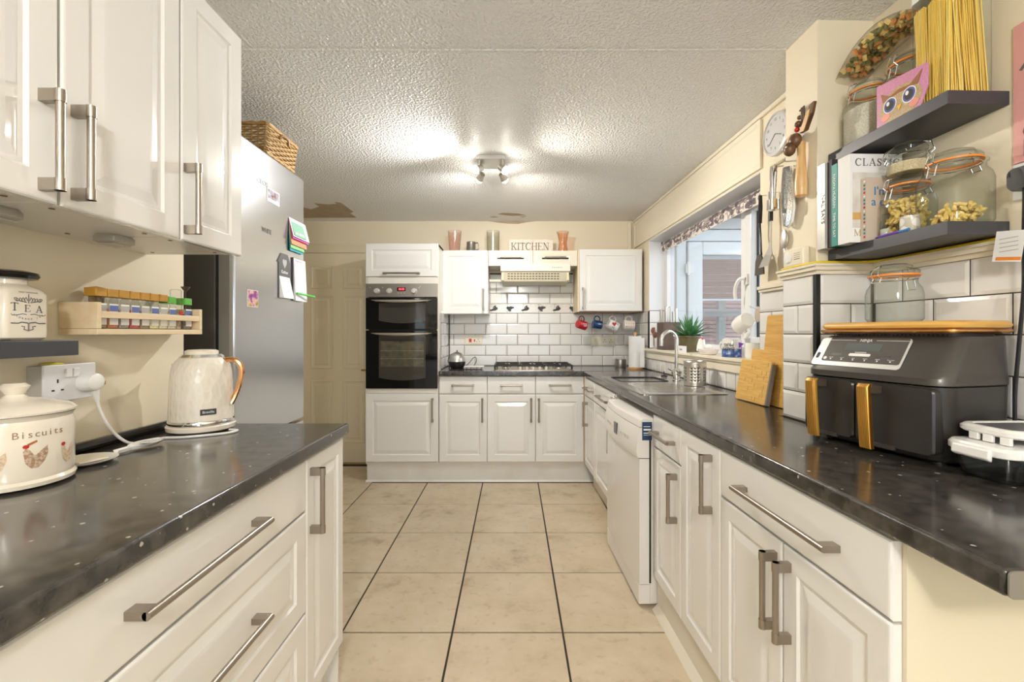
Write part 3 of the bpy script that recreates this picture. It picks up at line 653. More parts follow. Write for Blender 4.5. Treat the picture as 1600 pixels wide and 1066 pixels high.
for x0, x1 in ((-.218, .172), (.175, .564)):
    b = MB(); z0, z1 = 1.822, 1.958
    b.loft([[mwb(a, z, o) for a, z in ((x0+i, z0+i), (x1-i, z0+i), (x1-i, z1-i), (x0+i, z1-i))] for i, o in ((0, -.019), (0, -.004), (.004, 0))]); d = b.build('flap', mat('aged_white_door', (.80, .74, .62), .22, coat=.4), t, smooth=False)
    md_ = MB(); lo = [[mwb(a, z, o) for a, z in rrect(x0+.06+i, x1-.06-i, z0+.030+i, z1-.034-i, .026, 5)] for i, o in ((0, -.002), (.001, .0008), (.005, .0028), (.010, .0010), (.016, .0006))]
    md_.loft(lo).build('moulding', MATS['aged_white_door'], d)
    bar_handle(d, mwb, (x0+x1)/2, 1.895, .185, False, .026, .008)
# shelf recess seen beside the hood
slab('side_batten', M_CARC, t, -.217, 4.06, 1.70, -.10, 4.08, 1.72)

# ---- right run (right frame; doors face -x)
VD = .010; mrr = MP('R', VD); CV = VD+.020
def rcab(label, u0, u1, name='base_cabinet', g=None, vb=VW-.02): 
    t = thing(name, label, 'cabinet', (.28, (u0+u1)/2, 0), FR, group=g)
    carcass(t, CV, u0, .15, vb, u1, .880); return t
def rdoor(t, u0, u1, z0, z1, hu, hz, hl, flat=False, bw=.05, vert=True, name='door'):
    d = panel_door(t, mrr, u0+gp, u1-gp, z0, z1, bw, flat, name); bar_handle(d, mrr, hu, hz, hl, vert); return d
G = 'white base cabinets under the right worktop'
t = rcab('white base cabinet in the corner under the sink bowl', 3.245, 3.615, g=G); rdoor(t, 3.245, 3.615, .732, .872, 3.40, .80, .25, True, vert=False, name='drawer'); rdoor(t, 3.245, 3.615, .170, .726, 3.50, .595, .19)
t = rcab('white cabinet with a drawer between dishwasher and corner cabinet', 2.635, 3.243, g=G); rdoor(t, 2.635, 3.243, .732, .872, 2.92, .80, .30, True, vert=False, name='drawer'); rdoor(t, 2.635, 3.243, .170, .726, 2.70, .60, .19)
t = rcab('narrow white cabinet with drawer and door right of the dishwasher', 1.690, 1.994, g=G); rdoor(t, 1.690, 1.994, .732, .872, 1.84, .801, .20, True, vert=False, name='drawer'); rdoor(t, 1.690, 1.994, .150, .726, 1.726, .593, .19)
t = rcab('narrow white cabinet with one full-height door', 1.384, 1.688, g=G, vb=PV-.012); rdoor(t, 1.384, 1.688, .150, .872, 1.44, .746, .19)
t = rcab('wide white cabinet with one long drawer above two doors', .775, 1.382, g=G); rdoor(t, .775, 1.382, .732, .872, 1.072, .801, .36, True, vert=False, name='drawer')
rdoor(t, 1.0795, 1.382, .150, .726, 1.103, .600, .19); rdoor(t, .775, 1.0775, .150, .726, 1.050, .600, .19)
slab('end_panel', mat('cream_end_panel', (.76, .69, .53), .4), t, CV, .768, 0, VW-.002, .775, .881)
pl = thing('plinth', 'cream plinth with floor bead under the near right cabinets', 'plinth', (.03, 1.4, 0), FR)
slab('board', mat('cream_plinth', (.76, .70, .58), .4), pl, .030, .775, .001, .046, 1.994, .152)
MB().loft([[(x, y, z) for x, z in ((.030, .001), (.004, .001), (.030, .028))] for y in (.775, 1.99)]).build('bead', MATS['cream_plinth'], pl, smooth=False)
tag(slab('plinth', MATS['cream_plinth'], None, .078, 2.635, .001, .094, 3.61, .152, frame=FR), 'cream plinth under the corner cabinets beyond the dishwasher', 'plinth')

# ================================================================== APPLIANCES
# ---- double oven
OX0, OX1 = TX0+.004, TX1-.006; OY = BD-.004
ov = thing('double_oven', 'built-in double oven with steel control panel and black glass doors', 'oven', ((OX0+OX1)/2, 3.9, .772))
M_OVST = mat('oven_panel_steel', (.42, .39, .35), .35, .9)
slab('body', M_BLACK, ov, OX0+.02, OY+.02, .776, OX1-.02, OY+.30, 1.636)
pnl = slab('control_panel', M_OVST, ov, OX0, OY, 1.528, OX1, OY+.022, 1.638, .002)
for x in (-1.121, -1.019, -.815):
    k = MB(); k.tube([(x, OY, 1.578), (x, OY-.012, 1.578), (x, OY-.026, 1.578)], [.024, .021, .018], 20); k.box(x-.004, OY-.030, 1.560, x+.004, OY-.024, 1.596); k.build('knob', mat('knob_silver', (.72, .70, .66), .3, .4), pnl)
slab('display', M_BLACKGLOSS, pnl, -.955, OY-.0015, 1.577, -.885, OY, 1.607)
text('88:88'[:5], .026, mat('red_led', (.5, .02, .03), .4, emit=(1, .05, .06), estr=2.5), pnl, (-.918, OY-.002, 1.592), TB, sx=.85)
for x in (-.945, -.92, -.895): MB().cyl((x, OY, 1.562), (x, OY-.005, 1.562), .006, n=10).build('button', M_STEEL, pnl)
for x, z in ((-1.178, 1.607), (-1.072, 1.607), (-.775, 1.605), (-.765, 1.615)): MB().cyl((x, OY, z), (x, OY-.001, z), .004, n=8).build('mark', M_WPLAST, pnl)
def oven_door(z0, z1, wz0, wz1, hz, inner):
    dr = slab('door', M_BLACKGLOSS, ov, OX0, OY, z0, OX1, OY+.022, z1, .003)
    # window with a bowed lower edge, slightly lighter glass
    a0, a1 = -1.105, -.722; pts = [(a0, wz1), (a0, wz0+.022)] + [(a0+(a1-a0)*q/12, wz0+.022*(2*q/12-1)**2) for q in range(1, 12)] + [(a1, wz0+.022), (a1, wz1)]
    MB().poly(MP('B', OY), pts, 0, .0012).build('window', mat('oven_window', (.055, .050, .042), .06, coat=.5), dr, smooth=False)
    if inner:
        MB().poly(MP('B', OY), [(-1.092, .955), (-.735, .955), (-.735, 1.165), (-1.092, 1.165)], .0012, .002).build('inner_glass', mat('oven_inner_glass', (.13, .115, .075), .08, coat=.5, vary=(28, (.07, .065, .05), .35, .7)), dr, smooth=False)
        for z in (1.02, 1.085): slab('rack', M_OVST, dr, -1.092, OY-.0028, z, -.735, OY-.002, z+.002)
    h = MB(); n = 16; lo = []
    for q in range(n+1):
        u = q/n*2-1; x = -.913+u*.245; w = .019*max(0.0, 1-u*u)**.8+.004
        lo.append([(x, OY-.020-.022*(1-u*u)-.010*math.cos(a), hz+.006-w*.5+w*.55*math.sin(a)) for a in [2*PI*k/8 for k in range(8)]])
    h.loft(lo); h.cyl((-1.12, OY, hz), (-1.12, OY-.028, hz), .008, n=10); h.cyl((-.706, OY, hz), (-.706, OY-.028, hz), .008, n=10)
    h.build('handle', mat('oven_handle_silver', (.62, .57, .48), .28, .75), dr)
oven_door(1.262, 1.522, 1.312, 1.478, 1.497, False)
oven_door(.776, 1.254, .843, 1.220, 1.227, True)

# ---- cooker hood
hd = thing('cooker_hood', 'white slimline cooker hood with slotted filter over the hob', 'cooker hood', (.175, 3.95, 1.68))
M_HOOD = mat('aged_white_enamel', (.82, .78, .68), .25)
x0, x1 = -.112, .500
b = MB(); b.loft([[(x, y, z) for y, z in ((3.905, 1.842), (3.905, 1.775), (3.93, 1.770), (4.20, 1.770), (4.20, 1.842))] for x in (x0, x1)]); b.build('body', M_HOOD, hd, smooth=False, bevel=.003)
b = MB(); b.loft([[(x, y, z) for y, z in ((3.925, 1.770), (3.955, 1.690), (4.18, 1.675), (4.20, 1.770))] for x in (x0+.012, x1-.012)]); b.build('filter_housing', mat('filter_cream', (.66, .62, .48), .4), hd, smooth=False)
for r in range(3):
    for q in range(17):
        cx_ = -.040+q*.0272; zf = 1.755-r*.021; yf = 3.925+(1.770-zf)/.080*.030
        slab('slot', mat('slot_dark', (.16, .13, .07), .8), hd, cx_-.009, yf-.0015, zf-.005, cx_+.009, yf+.004, zf+.005)
for x in (x0+.008, x1-.030):
    slab('end_clip', mat('clip_cream', (.80, .73, .46), .4), hd, x, 3.918, 1.695, x+.020, 3.955, 1.765, .003)
for q in range(6): MB().cyl((.345+q*.016, 3.905, 1.806), (.345+q*.016, 3.9035, 1.806), .0035, n=8).build('button', M_INK, hd)

# ---- gas hob
hb_ = thing('gas_hob', 'steel five-burner gas hob with black cast iron pan supports', 'hob', (.17, 3.95, ZT))
b = MB(); b.loft([[(x, y, z) for x, y in rrect(-.165+i, .50-i, 3.672+i, 4.155-i, .02, 4)] for i, z in ((0, ZT+.0005), (0, ZT+.006), (.006, ZT+.010))]); b.build('tray', mat('hob_steel', (.60, .55, .47), .25, .9), hb_)
for x, y, r in ((-.065, 3.84, .035), (-.065, 4.05, .045), (.165, 3.98, .06), (.39, 3.84, .045), (.39, 4.05, .035)):
    b = MB(); b.lathe([(r, ZT+.010), (r, ZT+.022), (r*.8, ZT+.024)], x, y, 20); b.build('burner', M_STEEL, hb_); MB().lathe([(r*.72, ZT+.024), (r*.72, ZT+.031), (r*.5, ZT+.034)], x, y, 20).build('burner_cap', M_IRON, hb_)
for a0, a1 in ((-.160, .055), (.062, .272), (.279, .495)):
    b = MB(); z = ZT+.046
    for y in (3.715, 4.12): b.box(a0, y-.007, z-.012, a1, y+.007, z)
    for x in (a0+.007, a1-.007): b.box(x-.007, 3.715, z-.012, x+.007, 4.12, z)
    for x in (a0+.007, a1-.007):
        for y in (3.715, 4.12): b.box(x-.008, y-.008, ZT+.010, x+.008, y+.008, z)
    cx_ = (a0+a1)/2
    for y in (3.84, 4.05):
        b.box(cx_-.006, y-.075, z-.010, cx_+.006, y-.022, z+.004); b.box(cx_-.006, y+.022, z-.010, cx_+.006, y+.06, z+.004); b.box(a0, y-.006, z-.010, cx_-.022, y+.006, z+.004); b.box(cx_+.022, y-.006, z-.010, a1, y+.006, z+.004)
    b.build('pan_support', M_IRON, hb_, smooth=False, bevel=.003)
for q in range(5):
    x = .058+q*.054; MB().lathe([(.017, ZT+.010), (.016, ZT+.030), (.012, ZT+.034)], x, 3.708, 16).build('knob', mat('hob_knob', (.66, .62, .55), .3, .6), hb_)

# ---- dishwasher (right frame)
dw = thing('dishwasher', 'white freestanding dishwasher standing proud under the worktop', 'dishwasher', (.25, 2.31, 0), FR)
M_DW = mat('white_appliance', (.80, .775, .735), .2, coat=.3); D0, D1 = 2.004, 2.612
slab('body', M_DW, dw, .0, D0, .015, .56, D1, .825, .004)
b = MB(); b.loft([[(-.048-.012*math.cos((y-2.31)/.304*PI/2)+i, y, z) if k == 0 else (.0, y, z) for k, y, z, i in row] for row in
   [[(0, D0+.302*0+q*(D1-D0)/10, zz, 0) for q in range(11)] + [(1, D0+(10-q)*(D1-D0)/10, zz, 0) for q in range(11)] for zz in (.105, .668)]])
b.build('door', M_DW, dw)
def dwx(y, e=0): return -.052-.016*math.cos((y-2.31)/.304*PI/2)-e
b = MB(); lo = []
for zz, e in ((.672, .004), (.70, .010), (.775, .004), (.808, -.004)):
    lo.append([(dwx(D0+q*(D1-D0)/10, e), D0+q*(D1-D0)/10, zz) for q in range(11)] + [(.0, D0+(10-q)*(D1-D0)/10, zz) for q in range(11)])
b.loft(lo); cp_ = b.build('control_panel', M_DW, dw)
b = MB(); lo = []
for zz, e in ((.811, -.004), (.840, -.010), (.848, -.022)):
    lo.append([(dwx(D0+q*(D1-D0)/10, e), D0+q*(D1-D0)/10, zz) for q in range(11)] + [(.56, D0+(10-q)*(D1-D0)/10, zz) for q in range(11)])
b.loft(lo); b.build('lid', M_DW, dw)
slab('display', mat('display_grey', (.10, .10, .11), .2), cp_, dwx(2.31)-.012, 2.285, .715, dwx(2.31)-.003, 2.335, .772)
for q, y in enumerate((2.12, 2.155, 2.19, 2.225, 2.40, 2.44, 2.48, 2.52)):
    slab('button', mat('button_grey', (.55, .54, .52), .4), cp_, dwx(y)-.0105, y-.008, .735, dwx(y)-.004, y+.008, .747)
slab('plinth', M_DW, dw, -.050, D0+.005, .012, .30, D1-.005, .100, .003)
slab('gasket', M_BLACK, dw, -.004, D0-.0015, .11, .004, D0+.003, .80)
st = slab('sticker', mat('navy_sticker', (.015, .05, .13), .4), dw, -.036, D0-.0016, .752, .008, D0-.0002, .834)
[slab('print_line', M_PAPER, st, -.030, D0-.0020, zq, xq, D0-.0016, zq+hq) for zq, xq, hq in ((.812, .0, .003), (.796, .004, .007), (.782, -.004, .004), (.774, .002, .002))]
b = MB(); b.torus((-.01, 2.60, .865), .010, .003, 'x', 12, 6); b.box(-.03, 2.585, .8485, .01, 2.615, .858); tag(b.build('door_catch', M_STEEL, frame=FR), 'small steel catch on the dishwasher lid under the worktop', 'catch')

# ---- fridge freezer (front faces +x)
fz = thing('fridge_freezer', 'tall silver fridge freezer with notes on its door', 'fridge', (-1.42, 2.05, 0))
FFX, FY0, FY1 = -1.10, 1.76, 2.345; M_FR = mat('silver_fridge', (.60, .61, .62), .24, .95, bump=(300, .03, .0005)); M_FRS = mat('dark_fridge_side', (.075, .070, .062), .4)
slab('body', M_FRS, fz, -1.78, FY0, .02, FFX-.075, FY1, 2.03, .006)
ud = slab('upper_door', M_FR, fz, FFX-.065, FY0, .790, FFX, FY1, 2.036, .006)
slab('lower_door', M_FR, fz, FFX-.065, FY0, .06, FFX, FY1, .778, .006)
slab('door_edge', mat('grey_edge', (.30, .29, .27), .35, .6), ud, FFX-.062, FY0-.001, .80, FFX-.02, FY0+.004, 2.02)
slab('seal', M_BLACK, fz, FFX-.078, FY0+.004, .07, FFX-.062, FY1-.004, 2.02)
def fy(px): return 1.10*697/(802-px)
def fz_(px, py): return 1.235+(520-py)*fy(px)/697
text('COLOR', .030, mat('faint_grey_letters', (.45, .46, .47), .5), ud, (FFX+.0006, fy(408), fz_(408, 284)), TL, sx=1.1)
text('WHITE', .030, mat('dark_letters', (.13, .11, .10), .5), ud, (FFX+.0006, fy(416.5), fz_(416, 361)), TL, sx=.85)
def note(name, label, cat, px0, px1, py0, py1, m, th=.002, pxm=None, x=FFX):
    c = (px0+px1)/2; y0, y1 = fy(px0), fy(px1); z1, z0 = fz_(px0, py0), fz_(px0, py1)
    o = tag(MB().box(x, y0, z0, x+th, y1, z1).build(name, m, smooth=False), label, cat); return o, y0, y1, z0, z1
M_PH1 = ramp_mat('city_photo_print', 'noise', 45, [(.3, (.05, .05, .05)), (.45, (.45, .28, .30)), (.55, (.30, .42, .55)), (.7, (.75, .72, .70))], .3)
M_PH2 = ramp_mat('party_photo_print', 'noise', 30, [(.28, (.10, .03, .25)), (.42, (.45, .10, .30)), (.5, (.75, .55, .50)), (.6, (.55, .35, .05)), (.75, (.06, .04, .03))], .3)
o, y0, y1, z0, z1 = note('magnet', 'small city photo magnet near the top of the fridge', 'magnet', 417, 436, 292, 313, M_PAPER)
MB().box(FFX+.002, y0+.006, z0+.014, FFX+.0026, y1-.006, z1-.006).build('picture', M_PH1, o, smooth=False)
o, y0, y1, z0, z1 = note('magnet', 'purple and orange photo magnet low on the fridge door', 'magnet', 386, 402.5, 452, 479, M_PAPER)
MB().box(FFX+.002, y0+.002, z0+.002, FFX+.0026, y1-.002, z1-.002).build('picture', M_PH2, o, smooth=False)
cl = thing('wall_calendar', 'green planner pad with coloured card tabs on the fridge', 'calendar', (FFX, 2.24, fz_(455, 398)))
ya, yb = fy(450.5), fy(471.5)
def leafp(name, m, zt, zb, lift, x=FFX, y0=None, y1=None):
    y0 = ya if y0 is None else y0; y1 = yb if y1 is None else y1
    b = MB(); b.loft([[(x+.001+lift*t, y, zt+(zb-zt)*t) for y in (y0, y1)] + [(x+.003+lift*t, y, zt+(zb-zt)*t) for y in (y1, y0)] for t in (0, .5, 1)]); return b.build(name, m, cl, smooth=False)
zt = fz_(450.5, 339); 
leafp('page', mat('teal_card', (.05, .35, .42), .6), zt-.02, fz_(450.5, 391), .006); leafp('page', mat('green_card', (.25, .55, .22), .6), zt-.015, fz_(450.5, 387), .010)
leafp('page', mat('orange_card', (.80, .28, .16), .6), zt-.01, fz_(450.5, 381), .014, y1=yb+.02); leafp('page', mat('magenta_card', (.55, .10, .42), .6), zt-.005, fz_(450.5, 372), .020, y1=yb+.03)
cvr = leafp('page', M_PAPER, zt, fz_(450.5, 369), .024, y1=yb+.03); leafp('cover', mat('sage_cover', (.22, .42, .30), .6), zt-.012, fz_(450.5, 367), .0240, x=FFX+.0028, y0=ya+.008, y1=yb-.004)
text('AIR FRYER', .026, M_PAPER, cvr, (FFX+.0262, (ya+yb)/2, (zt+fz_(450.5, 369))/2-.03), (PI/2-.19, 0, PI/2), sx=.8)
nb = thing('note_pad', 'grey house-shaped pad with tear-off paper on the fridge', 'note pad', (FFX, 2.12, fz_(434, 463)))
y0, y1 = fy(434.5), fy(452); zt, zb = fz_(434.5, 394), fz_(434.5, 465); ym = (y0+y1)/2
MB().poly(MP('L', FFX), [(y0, zb), (y1, zb), (y1, zt-.045), (y1+.006, zt-.045), (ym+.03, zt), (ym-.03, zt), (y0-.012, zt-.045), (y0, zt-.045)], 0, .004).build('backing', mat('slate_card', (.12, .12, .12), .6), nb, smooth=False)
b = MB(); b.loft([[(FFX+.004+.022*tt, y, zt-.11+(zb-zt+.11)*tt) for y in (y0+.004, y1-.004)] + [(FFX+.002, y, zt-.11+(zb-zt+.11)*tt) for y in (y1-.004, y0+.004)] for tt in (0, 1)]); b.build('paper', M_PAPER, nb, smooth=False)
h = MB(); h.poly(MP('L', FFX), [(ym+.016*math.sin(a)**3*1.2, zt-.045+.0016*(13*math.cos(a)-5*math.cos(2*a)-2*math.cos(3*a)-math.cos(4*a))) for a in [2*PI*q/24 for q in range(24)]], .004, .0048); h.build('heart', mat('light_grey_print', (.45, .45, .45), .6), nb, smooth=False)
text('Gather', .022, M_PAPER, nb, (FFX+.0045, ym, zt-.088), TL)
lp = thing('list_pad', 'long white list pad on black backing on the fridge', 'note pad', (FFX, 2.28, fz_(456, 468)))
y0, y1 = fy(455.5), fy(474); zt, zb = fz_(455.5, 402), fz_(455.5, 469)
slab('backing', M_INK, lp, FFX, y0, zb, FFX+.006, y1-.004, zt); b = MB(); b.loft([[(FFX+.008+.010*tt, y, zt-.002+(zb-zt)*tt) for y in (y0+.008, y1+.004)] + [(FFX+.006, y, zt-.002+(zb-zt)*tt) for y in (y1+.004, y0+.008)] for tt in (0, 1)]); pg = b.build('paper', mat('lilac_white_paper', (.80, .80, .86), .7), lp, smooth=False)
for q in range(4): MB().cyl((FFX+.009, y0+.025+q*.018, zt-.014), (FFX+.0105, y0+.025+q*.018, zt-.014), .004, n=8).build('dot', mat('pink_dot', (.75, .30, .32), .6), pg)
b = MB(); b.tube([(FFX+.022, y0+.01, zb+.035), (FFX+.045, y1+.03, zb+.028)], [.005, .005], 8); tag(b.build('marker_pen', mat('green_pen', (.10, .62, .10), .35)), 'bright green pen clipped across the list pad on the fridge', 'pen')

# ================================================================== LIGHTS
def point(name, loc, watts, col, r): 
    l = bpy.data.lights.new(name, 'POINT'); l.energy = watts; l.color = col; l.shadow_soft_size = r
    o = bpy.data.objects.new(name, l); C.objects.link(o); o.location = loc; return o
LX, LYY = -.134, 2.74
sp = thing('ceiling_spotlight', 'four-headed silver spotlight fitting on the ceiling', 'ceiling light', (LX, LYY, ZC-.13))
M_FIT = mat('fitting_silver', (.62, .60, .56), .3, .7); M_BULB = mat('lit_bulb', (1, 1, 1), .4, emit=(1, .95, .86), estr=60)
b = MB(); b.loft([[(x, y, z) for x, y in rrect(LX-.085, LX+.085, LYY-.085, LYY+.085, .008, 3)] for z in (ZC-.024, ZC-.0005)]); b.build('ceiling_plate', M_FIT, sp, smooth=False)
heads = [((-.068, -.068), (-.80, -.45, -.40)), ((.068, -.068), (.72, -.40, -.62)), ((-.068, .068), (-.45, .72, -.50)), ((.068, .068), (.42, .72, -.55))]
for hi, ((hx, hy), dr) in enumerate(heads):
    dv = Vector(dr).normalized(); p0 = Vector((LX+hx, LYY+hy, ZC-.024)); p1 = p0+Vector((0, 0, -.052))
    st = MB().cyl(p0, p1, .005, n=8).ball(p1, .010, 10, 6).build('stem', M_FIT, sp)
    b = MB(); b.tube([p1-dv*.024, p1-dv*.020, p1+dv*.018, p1+dv*.024], [.010, .018, .024, .026], 16); b.build('lamp_head', M_FIT, sp)
    bu = MB(); bu.tube([p1+dv*.020, p1+dv*.034, p1+dv*.044], [.021, .021, .012], 14); bu.build('bulb', M_BULB, sp)
    l = bpy.data.lights.new('bulb_light', 'SPOT'); l.energy = SPOT_W[hi]; l.color = BULB_COL[hi]; l.shadow_soft_size = .02; l.spot_size = math.radians(140); l.spot_blend = .9
    po = bpy.data.objects.new('bulb_light', l); C.objects.link(po); po.parent = sp; po.location = p1+dv*.060-ORG[sp.name]; po.rotation_euler = dv.to_track_quat('-Z', 'Y').to_euler()
# unseen lamp behind the camera, its glowing globe added for fill light
cl2 = thing('fill_globe_lamp', 'unseen opal globe lamp added behind the camera for fill light', 'ceiling light', (.05, -.95, 1.86))
MB().lathe([(.0, ZC-.0005), (.05, ZC-.0005), (.045, ZC-.03), (.0, ZC-.03)], .05, -.95, 24).cyl((.05, -.95, ZC-.03), (.05, -.95, 2.09), .004, n=8).build('rose_and_flex', M_WPLAST, cl2)
MB().ball((.05, -.95, 1.98), .115, 32, 18).build('opal_globe', mat('opal_glass', (.9, .9, .88), .4, emit=COOL_COL, estr=FILL_L), cl2)

# ================================================================== LEFT SIDE PROPS
# ---- wicker basket on the fridge
bk = thing('wicker_basket', 'tan wicker basket on top of the fridge', 'basket', (-1.30, 2.14, 2.037))
bx0, bx1, by0, by1, bz0, bz1 = -1.52, -1.112, 2.01, 2.26, 2.046, 2.175
def per(t, grow=0):
    x0, x1, y0, y1 = bx0-grow, bx1+grow, by0-grow, by1+grow; w, h = x1-x0, y1-y0; s = (t % 1)*2*(w+h)
    if s < w: return (x0+s, y0)
    s -= w
    if s < h: return (x1, y0+s)
    s -= h
    if s < w: return (x1-s, y1)
    return (x0, y1-(s-w))
NS = 44; b = MB()
for r in range(12):
    z = bz0+.008+r*.0105; pts = []; gr = .012*(r/12)
    for q in range(NS*3):
        t = q/(NS*3); x, y = per(t, gr); k = .004*math.sin(2*PI*(q/6.0+.5*(r % 2)))
        cx_, cy_ = (bx0+bx1)/2, (by0+by1)/2
        onx = x <= bx0-gr+1e-6 or x >= bx1+gr-1e-6
        pts.append((x+(k*(1 if x > cx_ else -1) if onx else 0), y+(0 if onx else k*(1 if y > cy_ else -1)), z))
    b.tube(pts, .0042, 5, False, True)
w_ = b.build('weave', M_WICKER, bk); w_['kind'] = 'stuff'
for q in range(NS):
    x, y = per((q+.25)/NS); x2, y2 = per((q+.25)/NS, .012); MB().tube([(x, y, bz0), (x2, y2, bz1-.005)], .0035, 5).build('stake', M_WICKER, bk)
for k, z in ((0, bz0+.004), (.013, bz1)):
    for ph in (0, PI):
        pts = [(*per(q/90, k), z) for q in range(90)]
        b = MB().tube([(x, y, zz+.004*math.sin(q*.9+ph)) for q, (x, y, zz) in enumerate(pts)], .0055, 6, False, True); b.build('rim', M_WICKER, bk)
b = MB().tube(spline([(bx1+.016, 2.09, bz1-.03), (bx1+.020, 2.11, bz1-.008), (bx1+.020, 2.16, bz1-.008), (bx1+.016, 2.18, bz1-.03)], 6), .006, 6); b.build('handle', mat('dark_wicker', (.25, .13, .04), .5), bk)

# ---- pine spice rack and its jars
ry0, ry1, rx = 1.126, 1.506, -1.050
rk = thing('spice_rack', 'pale pine spice rack fixed to the left wall', 'spice rack', (-1.10, 1.316, 1.230))
slab('base_board', M_PINE, rk, XL+.001, ry0, 1.230, rx, ry1, 1.245, .001); slab('back_board', M_PINE, rk, XL+.001, ry0+.013, 1.2455, XL+.010, ry1-.013, 1.300)
for y in (ry0, ry1-.012): slab('end_board', M_PINE, rk, XL+.001, y, 1.2455, rx, y+.012, 1.313, .001)
slab('front_rail', M_PINE, rk, rx-.0125, ry0+.0125, 1.273, rx-.001, ry1-.0125, 1.290, .001)
M_LIDY = mat('ochre_lid', (.52, .27, .03), .4); M_LIDG = mat('green_lid', (.12, .45, .06), .4)
jars = [('cumin', M_LIDY, (.35, .25, .15), 'ochre'), ('paprika', M_LIDY, (.45, .16, .06), 'ochre'), ('pepper', M_LIDY, (.30, .25, .22), 'ochre'), ('chilli', M_LIDY, (.45, .10, .08), 'ochre'), ('mixed', M_LIDY, (.32, .22, .16), 'ochre'),
        ('garlic', M_LIDY, (.72, .66, .35), 'ochre'), ('ginger', M_LIDY, (.70, .62, .45), 'ochre'), ('herb', M_LIDG, (.60, .55, .40), 'green'), ('tall', None, (.35, .20, .15), ''), ('basil', M_LIDG, (.22, .20, .16), 'green')]
ords = ['first', 'second', 'third', 'fourth', 'fifth', 'sixth', 'seventh', 'eighth', 'ninth', 'tenth']
JY = [ry0+.036+q*.0345 for q in range(10)]
for q, (nm_, lid, fc, cn) in enumerate(jars):
    x, y, z = -1.088, JY[q], 1.2458; g_ = 'spice jars in the pine rack'
    if nm_ == 'tall':
        t = thing('spice_grinder', 'clear ridged glass spice grinder standing in the spice rack', 'spice jar', (x, y, z), group=g_)
        MB().lathe([(.016, z), (.0165, z+.086), (.014, z+.092), (.015, z+.096), (.0155, z+.125), (.013, z+.128)], x, y, 18).build('glass', M_GLASS, t)
        MB().lathe([(.014, z+.001), (.014, z+.050)], x, y, 14).build('contents', mat('spice_'+nm_, fc, .8, vary=(120, (.55, .42, .30), .4, .6)), t); MB().cyl((x+.0165, y, z+.052), (x+.018, y, z+.052), .007, n=12).build('label_spot', M_RED, t)
        continue
    t = thing('spice_jar', 'small spice jar with %s lid, %s along the pine rack from the socket end' % (cn, ords[q]), 'spice jar', (x, y, z), group=g_)
    h = .084 if cn == 'ochre' else .080
    b = MB(); b.loft([[(xx, yy, zz) for xx, yy in rrect(x-.0165+i, x+.0165-i, y-.0165+i, y+.0165-i, .004, 3)] for zz, i in ((z, .001), (z+.004, 0), (z+h-.008, 0), (z+h, .003))]); b.build('glass', M_GLASS, t)
    b = MB(); b.loft([[(xx, yy, zz) for xx, yy in rrect(x-.0155, x+.0155, y-.0155, y+.0155, .004, 3)] for zz in (z+.002, z+h*.62)]); b.build('contents', mat('spice_'+nm_, fc, .8, vary=(150, tuple(min(1, c*1.5) for c in fc), .4, .65)), t, smooth=False)
    b = MB(); b.loft([[(xx, yy, zz) for xx, yy in rrect(x-.0171, x+.0171, y-.0171, y+.0171, .005, 3)] for zz in (z+h+.0005, z+h+.022)]); b.build('lid', lid, t, smooth=False, bevel=.001)
    slab('label', M_PAPER, t, x+.0166, y-.013, z+.010, x+.0172, y+.013, z+.066)
    slab('band', mat('lbl_'+nm_, (.12, .16, .38) if q % 2 else (.45, .44, .40), .6), t, x+.0172, y-.013, z+.046, x+.0176, y+.013, z+.062)
sc_ = thing('round_spice_pot', 'round spice pot with domed amber lid behind the ochre lids', 'spice jar', (-1.122, JY[1]+.004, 1.2458)); MB().lathe([(0, 1.2458), (.016, 1.2458), (.016, 1.335), (0, 1.336)], -1.122, JY[1]+.004, 20).build('pot', mat('spice_cumin', (.35, .25, .15), .8), sc_); MB().lathe([(.020, 1.337), (.022, 1.345), (.018, 1.356), (.0, 1.360)], -1.122, JY[1]+.004, 20).build('lid', mat('amber_lid', (.50, .18, .03), .35), sc_)
b = MB(); b.tube([(-1.095, 1.492, 1.2458), (-1.095, 1.490, 1.375)], .0013, 6); tag(b.lathe([(.003, 1.372), (.013, 1.386), (.013, 1.388)], -1.095, 1.490, 12).build('plant_pick', mat('dark_pick', (.10, .06, .05), .5)), 'thin wire stem with dark flat head rising from the spice rack', 'ornament')

# ---- charcoal shelf with the tea jar
tag(MB().box(XL+.001, .35, 1.182, -1.035, 1.063, 1.2175).build('floating_shelf', M_DKGREY, smooth=False, bevel=.0015), 'short charcoal floating shelf under the tea jar', 'shelf')
tj = thing('tea_jar', 'cream ceramic storage jar lettered TEA with black lid', 'jar', (-1.092, .962, 1.218)); x0, x1, y0, y1 = -1.138, -1.046, .917, 1.008
b = MB(); b.loft([[(x, y, z) for x, y in rrect(x0+i, x1-i, y0+i, y1-i, max(.012, r), 5)] for z, i, r in ((1.218, .008, .010), (1.224, .001, .012), (1.230, 0, .012), (1.318, 0, .012), (1.328, .004, .016), (1.336, .012, .024), (1.340, .016, .026), (1.350, .016, .028))]); jb = b.build('body', M_CERAM, tj)
MB().lathe([(.034, 1.350), (.046, 1.352), (.050, 1.358), (.048, 1.365), (.034, 1.369), (.0, 1.370)], -1.092, .9625, 32).build('lid', mat('black_lid', (.015, .012, .012), .2), tj)
mj = MP('L', x1+.0001); b = MB(); serif_word(b, mj, 'T', .928, 1.282, .0165, 0, .0003); serif_word(b, mj, 'E', .9545, 1.280, .0145, 0, .0003); serif_word(b, mj, 'A', .977, 1.279, .0145, 0, .0003)
def jp(pts, r=.0006): b.tube([mj(a, z, .0002) for a, z in pts], r, 4)
cy_ = .9625
